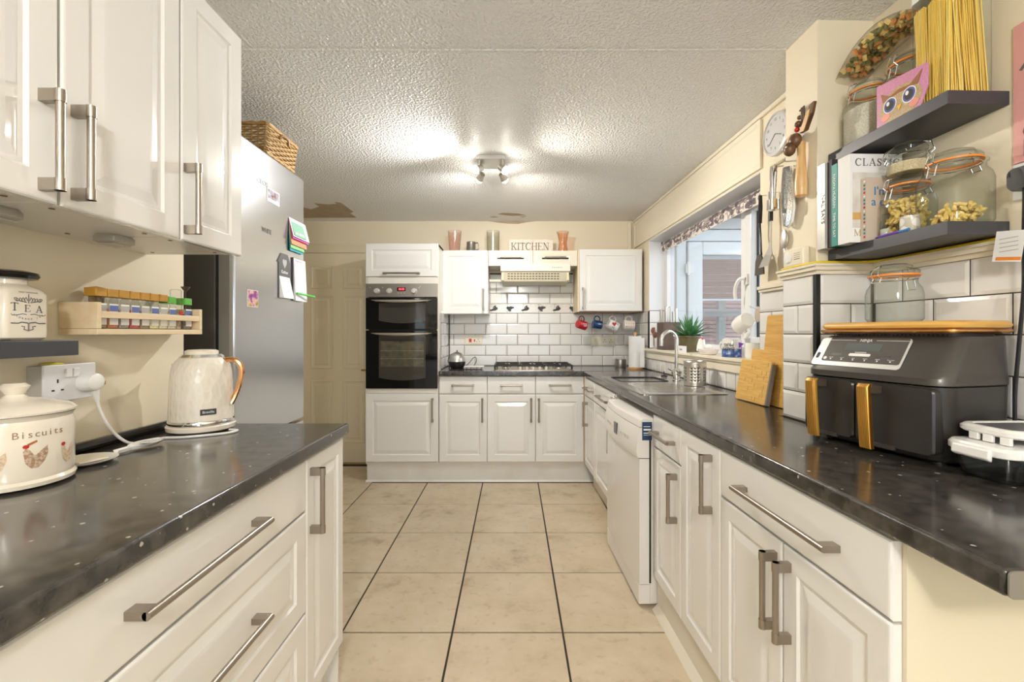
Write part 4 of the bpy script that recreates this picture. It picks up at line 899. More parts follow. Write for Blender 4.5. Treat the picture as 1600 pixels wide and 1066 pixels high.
for s in (-1, 1):
    for k in range(4): jp([(cy_+s*(.002+k*.005), 1.304+.0016*math.sin(k)), (cy_+s*(.005+k*.006), 1.311-.002*k*.4), (cy_+s*(.009+k*.005), 1.305-.001*k), (cy_+s*(.006+k*.005), 1.302)], .0009)
    jp([(cy_+s*.004, 1.300), (cy_+s*.014, 1.302), (cy_+s*.026, 1.304), (cy_+s*.028, 1.308), (cy_+s*.024, 1.309)], .0009)
    jp([(cy_+s*.004, 1.274), (cy_+s*.012, 1.2755), (cy_+s*.020, 1.273), (cy_+s*.032, 1.272), (cy_+s*.034, 1.275)], .0007)
    jp([(cy_+s*.002, 1.256), (cy_+s*.014, 1.2575), (cy_+s*.020, 1.255), (cy_+s*.034, 1.2555)], .0012)
    jp([(cy_+s*.002, 1.240), (cy_+s*.009, 1.242), (cy_+s*.008, 1.248), (cy_+s*.014, 1.249)], .0011)
jp([(cy_, 1.298), (cy_, 1.318)], .0010); jp([(cy_, 1.238), (cy_, 1.256)], .0016)
b.build('decoration', M_GREYINK, jb, smooth=False)
for k, ch in enumerate('STORAGE JAR'):
    a = -0.62+k*.124; text(ch, .0055, M_GREYINK, jb, (x1+.0004, cy_+.048*math.sin(a), 1.310-.046*math.cos(a)), (PI/2, 0, PI/2), ext=.0001)
text('FINEST TRADITIONAL', .004, M_GREYINK, jb, (x1+.0004, cy_, 1.3215), TL, ext=.0001)

# ---- double socket, plug, flex
so = thing('double_socket', 'white double socket box on the left wall', 'socket', (-1.13, 1.117, 1.068)); sx_ = -1.107
slab('back_box', mat('grey_box', (.50, .47, .42), .4), so, XL+.001, 1.053, 1.069, sx_-.006, 1.181, 1.155)
fp = slab('face_plate', mat('white_face', (.78, .78, .80), .25), so, sx_-.006, 1.051, 1.067, sx_, 1.183, 1.157, .002)
for y in (1.084,):
    for dy, dz, w, h in ((0, .012, .004, .009), (-.011, -.010, .007, .004), (.011, -.010, .007, .004)): slab('pin_hole', M_INK, fp, sx_-.001, y+dy-w/2, 1.105+dz-h/2, sx_+.0004, y+dy+w/2, 1.105+dz+h/2)
for y in (1.108, 1.126): slab('rocker_switch', M_WPLAST, fp, sx_, y-.007, 1.125, sx_+.006, y+.007, 1.146, .001)
tag(MB().box(XL+.001, 1.072, ZT+.026, XL+.016, 1.092, 1.066).build('cable_trunking', M_WPLAST, smooth=False, bevel=.002), 'white cable trunking below the left double socket', 'trunking')
pg_ = thing('kettle_flex', 'white mains plug and flex running to the kettle', 'plug', (-1.09, 1.155, 1.07))
b = MB(); b.loft([[(x, 1.152+r*math.cos(a), 1.108+r*.95*math.sin(a)) for a in [2*PI*q/20 for q in range(20)]] for x, r in ((sx_+.001, .026), (sx_+.014, .027), (sx_+.032, .022), (sx_+.036, .015))]); b.build('plug', M_WPLAST, pg_)
slab('fuse_tab', mat('copper_tab', (.55, .25, .10), .4), pg_, sx_+.010, 1.1785, 1.098, sx_+.028, 1.1815, 1.108)
b = MB()
b.tube([(sx_+.020, 1.160, 1.088), (sx_+.020, 1.163, 1.070), (sx_+.020, 1.166, 1.058)], [.008, .007, .005], 10)
b.tube(spline([(sx_+.020, 1.163, 1.068), (sx_+.022, 1.172, 1.03), (sx_+.030, 1.195, .975), (sx_+.045, 1.230, .932), (sx_+.065, 1.270, ZT+.0042), (-1.03, 1.315, ZT+.0042), (-.985, 1.325, ZT+.0042), (-.94, 1.345, ZT+.0042), (-.885, 1.385, ZT+.0042), (-.878, 1.42, ZT+.0042), (-.91, 1.43, ZT+.0042)], 8), .0038, 8)
b.build('flex', M_WPLAST, pg_)
b = MB(); b.loft([[(x, y, z) for x, y in rrect(-1.140, -1.108, 1.070+i, 1.105-i, .008, 4)] for z, i in ((1.1575, 0), (1.160, .0), (1.163, .008))]); tag(b.build('yellow_sponge', mat('yellow_foam', (.75, .68, .10), .8)), 'flat yellow pad lying on top of the double socket', 'pad')

# ---- kettle
kx, ky = -1.005, 1.44; kt = thing('kettle', 'cream embossed kettle with copper handle on the left worktop', 'kettle', (kx, ky, ZT))
M_KET = ramp_mat('kettle_cream', 'voronoi', 75, [(.0, (.80, .74, .63)), (1, (.83, .78, .68))], .22, coat=.4, stretch=(1, 1, .5), bump=1.0)
MB().lathe([(.084, ZT+.004), (.094, ZT+.010), (.096, ZT+.022), (.092, ZT+.026)], kx, ky, 40).build('base', M_CERAM, kt); MB().lathe([(.089, ZT+.0265), (.0905, ZT+.030), (.0905, ZT+.038), (.0885, ZT+.041)], kx, ky, 40).build('chrome_band', M_CHROME, kt)
bo = MB().lathe([(.089, ZT+.041), (.0885, ZT+.07), (.086, ZT+.14), (.083, ZT+.19), (.078, ZT+.212), (.068, ZT+.228), (.060, ZT+.235)], kx, ky, 48).build('body', M_KET, kt)
MB().lathe([(.060, ZT+.235), (.062, ZT+.238), (.052, ZT+.246)], kx, ky, 36).build('rim', M_CHROME, kt); MB().lathe([(.046, ZT+.246), (.046, ZT+.256), (.038, ZT+.261), (.0, ZT+.262)], kx, ky, 32).build('lid', M_CERAM, kt)
b = MB(); b.loft([[(kx+x, ky+y, z) for x, y in ((-.070, -.030), (-.070-o, 0), (-.070, .030), (-.055, 0))] for z, o in ((ZT+.160, .005), (ZT+.195, .020), (ZT+.215, .030))]); b.build('spout', M_CERAM, kt)
hd_ = (.80, -.60)   # handle points to the room
b = MB(); pr = [(.062, .225), (.085, .228), (.108, .218), (.118, .19), (.112, .150), (.098, .110), (.086, .085)]; pts = [(kx+r*.97, ky+r*.20, ZT+z) for r, z in pr]
b.tube(spline(pts, 5), .0085, 10); b.build('handle', mat('copper', (.78, .42, .20), .16, 1), kt)
ax = -.78; n_ = Vector((math.cos(ax), math.sin(ax), 0)); bp = slab('badge', mat('badge_dark', (.05, .05, .06), .3), kt, 0, 0, 0, .002, .002, .002)
bp.data.clear_geometry(); q_ = MB(); tdir = Vector((-n_.y, n_.x, 0)); c0 = Vector((kx, ky, ZT+.070))+n_*.0885
q_.add([c0+tdir*a-ORG[kt.name]+Vector((0, 0, z))+n_*o for o in (-.001, .0022) for a, z in ((-.021, -.009), (.021, -.009), (.021, .009), (-.021, .009))], [(0, 3, 2, 1), (4, 5, 6, 7), (0, 1, 5, 4), (1, 2, 6, 5), (2, 3, 7, 6), (3, 0, 4, 7)])
bp.data.from_pydata(q_.v, [], q_.f); text('Breville', .0105, M_PAPER, kt, c0+n_*.0025, (PI/2, 0, ax+PI/2))

# ---- biscuit jar
jx, jy = -1.040, .930; bj = thing('biscuit_jar', 'cream ceramic biscuit jar painted with hens', 'jar', (jx, jy, ZT)); R_ = .091
bd_ = MB().lathe([(.078, ZT+.001), (.092, ZT+.006), (.094, ZT+.014), (.089, ZT+.020), (R_, ZT+.028), (R_, ZT+.128), (.088, ZT+.138), (.091, ZT+.145), (.094, ZT+.148)], jx, jy, 48).build('body', M_CERAM, bj)
MB().lathe([(.094, ZT+.149), (.095, ZT+.153), (.085, ZT+.162), (.050, ZT+.174), (.020, ZT+.180), (.014, ZT+.186), (.020, ZT+.196), (.024, ZT+.203), (.016, ZT+.210), (.0, ZT+.211)], jx, jy, 40).build('lid', M_CERAM, bj)
def onjar(a, z, o=.0006): return (jx+(R_+o)*math.cos(a), jy+(R_+o)*math.sin(a), z)
def mpj(a0): return lambda a, z, o: onjar(a0+a/R_, z, o)
for k, ch in enumerate('Biscuits'):
    a = -.72+k*.112; p = onjar(a, ZT+.112); text(ch, .019, mat('tan_script', (.34, .22, .16), .5), bd_, p, (PI/2, 0, a+PI/2), ext=.0002)
M_HEN = mat('hen_brown', (.36, .22, .13), .5, vary=(200, (.62, .48, .36), .4, .6)); M_HEN2 = mat('hen_tan', (.58, .42, .26), .5, vary=(200, (.72, .58, .42), .4, .6))
HEN = [(-.017, .020), (-.013, .026), (-.008, .022), (-.006, .012), (.004, .010), (.012, .014), (.019, .027), (.020, .012), (.014, -.004), (.004, -.016), (-.006, -.015), (-.014, -.004), (-.016, .010)]
for a0, zc, m_, s in ((-.42, ZT+.060, M_HEN, 1), (-1.08, ZT+.054, M_HEN2, 1.1), (.25, ZT+.055, M_HEN2, .9)):
    MB().decal(mpj(a0), [(x*s, zc+z*s) for x, z in HEN], .0005).build('hen', m_, bd_, smooth=False); MB().decal(mpj(a0), [(-.013*s+.005*math.cos(t_), zc+.029*s+.004*math.sin(t_)) for t_ in [PI*q/4 for q in range(8)]], .0008).build('comb', M_RED, bd_, smooth=False)
MB().decal(mpj(-.46), [(-.008, ZT+.094), (.006, ZT+.100), (.007, ZT+.096), (-.006, ZT+.090)], .0006).build('feather', mat('rust_print', (.45, .15, .05), .5), bd_, smooth=False)

# ---- saucer with papers, and ladle rest
pl_ = thing('saucer', 'white saucer with a folded paper napkin beside the biscuit jar', 'plate', (-1.005, 1.075, ZT))
b = MB(); b.lathe([(.040, ZT+.001), (.058, ZT+.006), (.064, ZT+.010), (.060, ZT+.010), (.040, ZT+.004), (.0, ZT+.004)], -1.035, 1.075, 32); b.build('dish', M_CERWHITE, pl_)
b = MB(); b.loft([[(-1.035+x, 1.075+y, z) for x, y in ((-.045, -.030), (.030, -.042), (.050, .012), (.010, .044), (-.035, .030))] for z in (ZT+.010, ZT+.014)]); b.build('napkin', mat('ecru_paper', (.70, .63, .48), .7), pl_, smooth=False)
sr = thing('spoon_rest', 'white ladle-shaped spoon rest with grey dotted lining', 'spoon rest', (-1.0, 1.21, ZT))
def srp(u): return 0.012 if u < .3 else .012+.022*math.sin(min(1, (u-.3)/.62)*PI*.75) 
lo = []
for q in range(15):
    u = q/14; w = (.009 if u < .30 else .009+.023*math.sin(PI*min(1, (u-.30)/.70*.9+.08))); c_ = Vector((-1.020+.020*u, 1.145+.125*u, ZT+.004+.004*u)); wv = Vector((.98, -.16, 0))*w
    lo.append([c_-wv+Vector((0, 0, .009)), c_-wv*.6, c_+wv*.6, c_+wv+Vector((0, 0, .009)), c_+wv*.92+Vector((0, 0, .0092)), c_+wv*.55+Vector((0, 0, .002)), c_-wv*.55+Vector((0, 0, .002)), c_-wv*.92+Vector((0, 0, .0092))])
MB().loft(lo).build('bowl', M_CERWHITE, sr)
MB().lathe([(.0, ZT+.0125), (.018, ZT+.0125), (.024, ZT+.0145)], -1.005, 1.235, 20).build('lining', ramp_mat('dotted_lining', 'voronoi', 260, [(.2, (.25, .26, .28)), (.45, (.75, .75, .75))], .3), sr)

# ================================================================== BACK WALL PROPS
def vase(name, label, x, y, prof, m, wall=.003, n=32):
    t = thing(name, label, 'vase', (x, y, prof[0][1])); p = prof + [(max(.001, r-wall), z) for r, z in reversed(prof[1:])] + [(0, prof[0][1]+.004)]
    MB().lathe([(0.0, prof[0][1])]+p, x, y, n).build('glass', m, t); return t
z = 1.961
M_PINKG = glass('pink_glass', (.99, .92, .91), 1.45, .05); M_PEACH = glass('peach_glass', (.99, .85, .77), 1.5, .1); M_CRACK = glass('crackle_glass', (.94, .94, .92), 1.7, .18)
vase('glass_vase', 'tall pale pink glass vase on the left wall cabinet', -.535, 4.07, [(.046, z), (.048, z+.01), (.062, z+.200)], M_PINKG)
vase('glass_vase', 'clear crackled glass cylinder vase above the bridging cabinet', -.185, 4.07, [(.056, z), (.058, z+.01), (.060, z+.200)], M_CRACK)
vase('glass_vase', 'waisted peach glass vase right of the kitchen sign', .45, 4.05, [(.048, z), (.050, z+.006), (.038, z+.055), (.036, z+.09), (.046, z+.15), (.056, z+.188)], M_PEACH, .005)
tk = thing('pewter_tankard', 'dull pewter tankard beside the pink vase', 'tankard', (-.385, 4.07, z)); MP_ = mat('pewter', (.28, .27, .24), .42, .8)
MB().lathe([(.0, z), (.046, z), (.047, z+.008), (.043, z+.014), (.040, z+.085), (.039, z+.096), (.041, z+.100), (.036, z+.100), (.036, z+.012), (0, z+.012)], -.385, 4.07, 28).build('body', MP_, tk)
MB().tube(spline([(-.346, 4.05, z+.085), (-.322, 4.04, z+.088), (-.312, 4.04, z+.060), (-.318, 4.04, z+.028), (-.344, 4.05, z+.020)], 5), .006, 8).build('handle', MP_, tk)
sg = thing('kitchen_sign', 'small whitewashed wooden sign lettered KITCHEN', 'sign', (.155, 4.10, z)); sb_ = slab('board', ramp_mat('whitewash', 'noise', 4, [(.3, (.62, .50, .40)), (.45, (.80, .74, .64)), (.8, (.84, .79, .70))], .6, stretch=(6, 1, 30)), sg, -.040, 4.10, z+.010, .365, 4.118, z+.132, .002)
slab('foot_strip', mat('brown_strip', (.36, .20, .09), .5), sg, -.045, 4.075, z, .37, 4.13, z+.010)
b = MB(); serif_word(b, MP('B', 4.0998), 'KITCHEN', -.022, z+.036, .064, 0, .0006, .0); b.xf(Matrix.Translation((-.022, 0, 0)) @ Matrix.Diagonal((.885, 1, 1, 1)) @ Matrix.Translation((.022, 0, 0))); b.build('lettering', mat('faded_brown_paint', (.28, .21, .17), .6), sb_, smooth=False)
# sockets on the tiles
def plate(label, x0, x1, z0, z1):
    t = thing('socket_plate', label, 'socket', ((x0+x1)/2, DB, z0)); f_ = slab('surround', M_CPLAST, t, x0-.010, DB-.014, z0-.010, x1+.010, DB-.006, z1+.010, .002); slab('face', mat('cream_face', (.82, .78, .66), .3), t, x0, DB-.020, z0, x1, DB-.0145, z1, .0015); return t
def pins(t, x, z, m=None):
    for dx, dz, w, h in ((0, .010, .005, .010), (-.012, -.010, .008, .005), (.012, -.010, .008, .005)): slab('pin_hole', m or M_INK, t, x+dx-w/2, DB-.0205, z+dz-h/2, x+dx+w/2, DB-.0195, z+dz+h/2)
t = plate('cream cooker switch with red rockers on the tiles beside the oven', -.452, -.300, 1.128, 1.198); slab('rocker_switch', M_RED, t, -.418, DB-.026, 1.145, -.394, DB-.020, 1.178); slab('rocker_switch', M_RED, t, -.372, DB-.024, 1.150, -.360, DB-.020, 1.172); pins(t, -.332, 1.160)
t = plate('cream double socket on the tiles under the hanging mugs', .745, .955, 1.122, 1.192)
for x in (.865, .925): pins(t, x, 1.158)
for x in (.775, .805): slab('rocker_switch', M_CPLAST, t, x-.009, DB-.024, 1.150, x+.009, DB-.020, 1.176)
# egg boiler
ex, ey = -.500, 3.97; eb = thing('egg_cooker', 'small domed steel egg cooker with black base by the oven', 'egg cooker', (ex, ey, ZT))
MB().lathe([(.055, ZT+.001), (.064, ZT+.008), (.073, ZT+.040), (.074, ZT+.060)], ex, ey, 32).build('base', M_BLACK, eb); MB().lathe([(.0735, ZT+.060), (.072, ZT+.080), (.062, ZT+.108), (.044, ZT+.130), (.020, ZT+.142), (.0, ZT+.145)], ex, ey, 32).build('dome', M_STEEL, eb)
MB().tube([(ex, ey, ZT+.143), (ex, ey, ZT+.162)], [.005, .003], 8).build('knob', M_BLACK, eb)
MB().tube(spline([(ex-.05, ey+.05, ZT+.02), (ex-.09, ey+.06, ZT+.05), (ex-.075, ey+.08, ZT+.11), (ex-.03, ey+.12, ZT+.135)], 6), .003, 6).tube(spline([(ex+.065, ey+.02, ZT+.012), (ex+.10, ey+.06, ZT+.04), (ex+.135, ey+.10, ZT+.085), (ex+.160, ey+.11, ZT+.085), (ex+.162, ey+.10, ZT+.05), (ex+.135, ey+.09, ZT+.006)], 6), .003, 6).build('flex', M_BLACK, eb)
tr = thing('trivet', 'white topped black wire trivet beside the egg cooker', 'trivet', (-.32, 3.86, ZT)); slab('top', M_WPLAST, tr, -.425, 3.82, ZT+.018, -.255, 3.93, ZT+.026, .003)
b = MB()
for x in (-.405, -.365, -.315, -.275): b.tube([(x, 3.82, ZT+.003), (x, 3.825, ZT+.017), (x, 3.925, ZT+.017), (x, 3.93, ZT+.003)], .003, 6)
b.tube([(-.41, 3.82, ZT+.003), (-.27, 3.82, ZT+.003)], .003, 6); b.build('wire_frame', M_BLACK, tr)
# mugs hung under the right wall cabinet
def mug(name, label, x, m, tilt, yaw, r=.040, h=.085, hm=None, z=1.376, y=4.02):
    t = thing(name, label, 'mug', (x, y, z), rz=yaw, group='mugs hung under the wall cabinet')
    Mx = Matrix.Rotation(tilt, 4, 'Y')
    b = MB(); b.lathe([(0, -h/2), (r*.92, -h/2), (r, -h/2+.006), (r, h/2), (r-.003, h/2), (r-.003, -h/2+.006), (0, -h/2+.005)], 0, 0, 28)
    b.xf(Matrix.Translation((0, 0, -r-.030)) @ Mx @ Matrix.Rotation(PI/2, 4, 'Y')); bo_ = b.build('cup', m, t)
    b = MB(); b.tube(spline([(-.026, 0, -.035), (-.028, 0, -.012), (-.012, 0, .006), (.012, 0, .006), (.028, 0, -.012), (.026, 0, -.035)], 5), .005, 8); b.xf(Matrix.Translation((0, 0, 0))); b.build('handle', hm or m, t)
    return t, bo_
M_REDM = mat('red_enamel', (.50, .02, .03), .15, coat=.3); M_NAVY = mat('navy_enamel', (.012, .045, .14), .15, coat=.3)
t, c_ = mug('mug', 'red mug with white print, leftmost of the hanging mugs', HOOKX[0], M_REDM, .25, .5, hm=mat('dark_handle', (.10, .03, .03), .3)); text('Keep', .020, M_PAPER, t, (.010, -.0405, -.062), TB); text('Calm', .016, M_PAPER, t, (.010, -.0405, -.080), TB)
t, c_ = mug('mug', 'navy blue mug hanging beside the red one', HOOKX[1], M_NAVY, .12, .35, r=.038, h=.075); text('YES', .018, M_PAPER, t, (.004, -.0385, -.066), TB)
t, c_ = mug('mug', 'white mug with a red heart hanging at a tilt', HOOKX[2], M_CERWHITE, .45, .15, r=.043, h=.092)
MB().poly(MP('B', -.0432), [(.0013*16*math.sin(a)**3, -.064+.0013*(13*math.cos(a)-5*math.cos(2*a)-2*math.cos(3*a)-math.cos(4*a))) for a in [2*PI*q/28 for q in range(28)]], 0, .0006).build('heart', M_RED, t, smooth=False); text('I', .034, M_INK, t, (-.008, -.0436, -.094), (PI/2, -1.1, 0)); text('TEE', .016, M_INK, t, (.030, -.041, -.074), (PI/2, -1.0, 0))
t, c_ = mug('mug', 'cream patterned mug, nearest the paper towel', HOOKX[3], mat('cream_mug', (.84, .80, .72), .2), .04, .02, r=.043, h=.092)
for q in range(8): text('53860927'[q], .022, [M_RED, M_GREYINK, M_ORANGE][q % 3], t, (-.030+.020*(q % 4), -.0436, -.060-.026*(q//4)), TB)
# paper towel on a stand, little steel pot
pt_ = thing('paper_towel', 'white paper towel roll on a wooden stand by the window sill', 'paper towel', (1.055, 3.86, ZT)); MB().lathe([(0, ZT+.001), (.060, ZT+.001), (.060, ZT+.016), (0, ZT+.016)], 1.055, 3.86, 28).build('stand', mat('beech', (.62, .34, .12), .4), pt_)
MB().lathe([(.018, ZT+.017), (.055, ZT+.017), (.055, ZT+.285), (.018, ZT+.285)], 1.055, 3.86, 32).build('roll', M_PAPER, pt_); MB().tube([(1.055, 3.86, ZT+.280), (1.055, 3.86, ZT+.292), (1.055, 3.86, ZT+.300), (1.055, 3.86, ZT+.315), (1.055, 3.86, ZT+.32)], [.008, .008, .014, .014, .008], 14).build('knob', MATS['beech'], pt_)
b = MB(); b.loft([[(1.055+x, 3.86+y, zz) for x, y in ((.030, -.0465), (.062, -.058), (.064, -.056), (.034, -.0435))] for zz in (ZT+.017, ZT+.270)]); b.build('loose_sheet', M_PAPER, pt_, smooth=False)
po_ = thing('steel_pot', 'small steel measuring pot beside the paper towel', 'pot', (.975, 4.06, ZT)); MB().lathe([(0, ZT+.001), (.050, ZT+.001), (.052, ZT+.006), (.052, ZT+.070), (.054, ZT+.072), (.050, ZT+.072), (.050, ZT+.006), (0, ZT+.005)], .975, 4.06, 28).build('cup', M_STEEL, po_); MB().box(.905, 4.05, ZT+.066, .925, 4.07, ZT+.070).build('tab', M_STEEL, po_, smooth=False)

# ================================================================== SINK AND WINDOW SILL (right frame)
sk = thing('sink', 'stainless steel inset sink with ridged drainer', 'sink', (.26, 2.72, ZT), FR); M_SINK = mat('sink_steel', (.66, .65, .63), .22, .95)
sv0, sv1, su0, su1 = .040, .490, 2.25, 3.18; bv0, bv1, bu0, bu1 = .085, .405, 2.80, 3.12
b = MB(); zz = ZT+.005
def ring(b, outer, inner, z): 
    n = len(outer); b.add([(x, y, z) for x, y in outer]+[(x, y, z) for x, y in inner], [(q, (q+1) % n, n+(q+1) % n, n+q) for q in range(n)])
o_ = rrect(sv0, sv1, su0, su1, .02, 5); i_ = rrect(bv0, bv1, bu0, bu1, .05, 5)
b.loft([[(x, y, z) for x, y in rrect(sv0+k, sv1-k, su0+k, su1-k, .02, 5)] for k, z in ((0, ZT+.0005), (0, ZT+.004), (.002, zz))] + [[(x, y, zz) for x, y in i_]] + [[(x, y, z) for x, y in rrect(bv0+k, bv1-k, bu0+k, bu1-k, .05, 5)] for k, z in ((.006, ZT-.002), (.012, ZT-.030))], cap0=False)
b.build('rim', M_SINK, sk)
for q in range(8): MB().loft([[(x, y, z) for x, y in rrect(.10+.0, .385, 2.300+q*.056, 2.330+q*.056, .008, 3)] for z in (zz, zz+.0025)]).build('ridge', M_SINK, sk)
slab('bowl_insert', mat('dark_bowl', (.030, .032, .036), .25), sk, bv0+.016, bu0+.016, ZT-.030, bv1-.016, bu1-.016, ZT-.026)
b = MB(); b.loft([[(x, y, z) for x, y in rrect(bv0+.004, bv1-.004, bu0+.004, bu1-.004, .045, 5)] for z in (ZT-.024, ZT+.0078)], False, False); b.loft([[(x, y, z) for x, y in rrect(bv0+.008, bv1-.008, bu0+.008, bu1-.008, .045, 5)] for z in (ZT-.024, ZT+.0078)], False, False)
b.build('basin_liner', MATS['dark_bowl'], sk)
tp_ = thing('mixer_tap', 'chrome swan-neck mixer tap behind the sink', 'tap', (.452, 2.84, ZT+.006), FR); tv, tu = .452, 2.84; z = ZT+.006
MB().lathe([(.026, z), (.026, z+.008), (.020, z+.012), (.020, z+.075), (.016, z+.082)], tv, tu, 24).build('body', M_CHROME, tp_)
pts = [(tv, tu, z+.075), (tv, tu, z+.20)] + [(tv-.052+.052*math.cos(a), tu-.008*(1-math.cos(a)), z+.255+.062*math.sin(a)) for a in [PI*q/12 for q in range(13)]] + [(tv-.104, tu-.016, z+.225)]
MB().tube(pts, .0115, 14).build('spout', M_CHROME, tp_)
for s in (-1, 1): MB().tube([(tv, tu, z+.050), (tv, tu+s*.040, z+.050)], .008, 10).cyl((tv, tu+s*.036, z+.050), (tv, tu+s*.058, z+.052), .016, n=14).tube([(tv, tu+s*.048, z+.055), (tv-.03, tu+s*.062, z+.075)], .005, 8).build('lever', M_CHROME, tp_)
ps = thing('plug_on_chain', 'black sink plug standing behind the bowl', 'sink plug', (.50, 3.07, ZT+.001), FR); MB().lathe([(.022, ZT+.006), (.022, ZT+.016), (.016, ZT+.020), (.0, ZT+.020)], .468, 3.10, 18).tube([(.468, 3.10, ZT+.018), (.468, 3.10, ZT+.045)], .003, 6).build('plug', M_BLACK, ps)
MB().loft([[(.468+x, 3.10+y, z) for x, y in rrect(-.045, .045, -.03, .03, .02, 4)] for z in (ZT+.0052, ZT+.0060)]).build('saucer', M_CERAM, ps)
# perforated cutlery pot
cu_ = thing('cutlery_drainer', 'round perforated steel cutlery pot on the drainer', 'cutlery pot', (.485, 2.60, ZT+.006), FR); cx_, cy_, r, h, z = .465, 2.60, .062, .140, ZT+.008
vs = []; fs = []; NA, NZ = 40, 16
b = MB()
def hole(i, j): return 3 <= j <= 12 and j % 2 == 1 and i % 8 in (1, 3, 5)
for j in range(NZ+1):
    for i in range(NA): a = 2*PI*i/NA; rr = r*(.97+.04*j/NZ); vs.append((cx_+rr*math.cos(a), cy_+rr*math.sin(a), z+h*j/NZ))
for j in range(NZ):
    for i in range(NA):
        if not hole(i, j): fs.append((j*NA+i, j*NA+(i+1) % NA, (j+1)*NA+(i+1) % NA, (j+1)*NA+i))
fs.append(tuple(range(NA-1, -1, -1))); b.add(vs, fs); o = b.build('pot', M_STEEL, cu_, recalc=False); md_ = o.modifiers.new('wall', 'SOLIDIFY'); md_.thickness = .0015
MB().torus((cx_, cy_, z+h), r*1.01, .003, 'z', 40, 6).build('rim', M_STEEL, cu_); MB().lathe([(r*.90, z+.004), (r*.93, z+h*.93)], cx_, cy_, 32, None, False).build('hole_shade', mat('dark_hole_shade', (.16, .15, .14), .5, .6), cu_)  # dark inner wall added so the holes look shaded
slab('flex_bracket', M_STEEL, cu_, cx_+.01, cy_-.02, ZT+.0076, cx_+.06, cy_+.02, ZT+.0084)

# chopping boards leaning on the tiles
def board(label, u0, u1, h, v0, lean, th, m, r=.012):
    t = thing('chopping_board', label, 'chopping board', (v0, (u0+u1)/2, ZT), FR, group='chopping boards leaning by the pier')
    b = MB(); b.loft([[(v0-x, a, ZT+.001+zz) for a, zz in rrect(u0, u1, 0, h, r, 4)] for x in (th, 0)]); b.xf(Matrix.Translation((v0, 0, ZT+.001)) @ Matrix.Rotation(lean, 4, 'Y') @ Matrix.Translation((-v0, 0, -ZT-.001)))
    o = b.build('board', m, t, smooth=False, bevel=.002); return t, v0, lean
t, v0, ln = board('tall bamboo chopping board with vertical grain at the back', 1.79, 2.055, .395, .538, .10, .012, M_BAMBOO)
t, v0, ln = board('middle bamboo chopping board of the three', 1.80, 2.095, .238, .508, .115, .018, M_BAMBOOH)
t, v0, ln = board('bamboo block-pattern chopping board with grey edge, foremost', 1.885, 2.125, .190, .466, .18, .016, M_BAMBOOH)
Mx = Matrix.Translation((v0, 0, ZT+.001)) @ Matrix.Rotation(ln, 4, 'Y') @ Matrix.Translation((-v0, 0, -ZT-.001))
for q in range(17):
    a, zz = 1.90+random.random()*.20, ZT+.01+(q % 9)*.0195
    MB().box(v0-.0164, a-.0018, zz, v0-.0158, a+.0018, zz+.018).xf(Mx).build('block_joint', M_BAMBOODK, t, smooth=False)
MB().box(v0-.018, 1.875, ZT+.002, v0, 1.8845, ZT+.180).xf(Mx).build('grey_edge', mat('grey_rubber', (.20, .18, .16), .6), t, smooth=False)

# sill: knife block, plant, hen dish, mugs (sill top z = 1.101)
ZS = 1.1015
kb = thing('knife_block', 'dark brown knife block with steel-handled knives on the sill', 'knife block', (.66, 3.52, ZS), FR)
slab('block', mat('dark_walnut', (.095, .065, .052), .45, vary=(12, (.16, .10, .07), .4, .7)), kb, .578, 3.42, ZS, .718, 3.56, ZS+.215, .004)
for q, (v, u, hh) in enumerate(((.592, 3.50, .100), (.616, 3.46, .122), (.640, 3.48, .112), (.664, 3.50, .124), (.690, 3.45, .108), (.704, 3.54, .085))):
    k = thing('kitchen_knife', 'steel-handled kitchen knife, %s from the left in the block' % ords[q], 'knife', (v, u, ZS+.216), FR, group='knives in the knife block')
    b = MB(); b.loft([[(v+x, u+y, ZS+.216+zz) for x, y in rrect(-w, w, -w*1.3, w*1.3, w*.6, 3)] for zz, w in ((0, .007), (.02, .008), (hh*.7, .009), (hh, .0095))]); b.build('handle', M_STEEL, k)
ut = thing('wooden_spoon_stand', 'wire stand with wooden spoons left of the knife block', 'utensil stand', (.612, 3.68, ZS), FR)
MB().tube([(.600, 3.69, ZS+.003), (.598, 3.69, ZS+.13)], .004, 8).ball((.597, 3.69, ZS+.150), .030, 14, 8, .75, .25, 1).ball((.606, 3.68, ZS+.115), .026, 14, 8, .8, .25, 1.1).build('wooden_spoon', M_BROWNWOOD, ut)
MB().tube(spline([(.606, 3.685, ZS+.002), (.606, 3.685, ZS+.10), (.614, 3.685, ZS+.18), (.635, 3.685, ZS+.225), (.655, 3.685, ZS+.235)], 6), .003, 6).torus((.606, 3.685, ZS+.014), .010, .003, 'y', 14, 6).build('wire', M_STEEL, ut)
MB().tube([(.712, 3.66, ZS), (.714, 3.66, ZS+.18)], .004, 8).ball((.714, 3.66, ZS+.205), .028, 14, 8, .7, .25, 1.1).build('wooden_spoon', M_BROWNWOOD, ut)
pp = thing('potted_succulent', 'spiky green succulent in an olive pot on the window sill', 'potted plant', (.645, 3.08, ZS), FR); px_, py_ = .640, 3.08
MB().lathe([(.0, ZS+.003), (.052, ZS+.003), (.060, ZS+.020), (.074, ZS+.100), (.080, ZS+.102), (.080, ZS+.112), (.072, ZS+.112), (.070, ZS+.095), (.0, ZS+.092)], px_, py_, 30).build('pot', mat('olive_glaze', (.10, .085, .035), .2, coat=.4, vary=(14, (.16, .13, .06), .4, .7)), pp)
MB().lathe([(.0, ZS+.096), (.069, ZS+.098)], px_, py_, 20).build('soil', mat('soil', (.12, .08, .05), .9), pp)
M_LEAF = mat('succulent_green', (.045, .17, .055), .35, vary=(18, (.16, .36, .15), .45, .75))
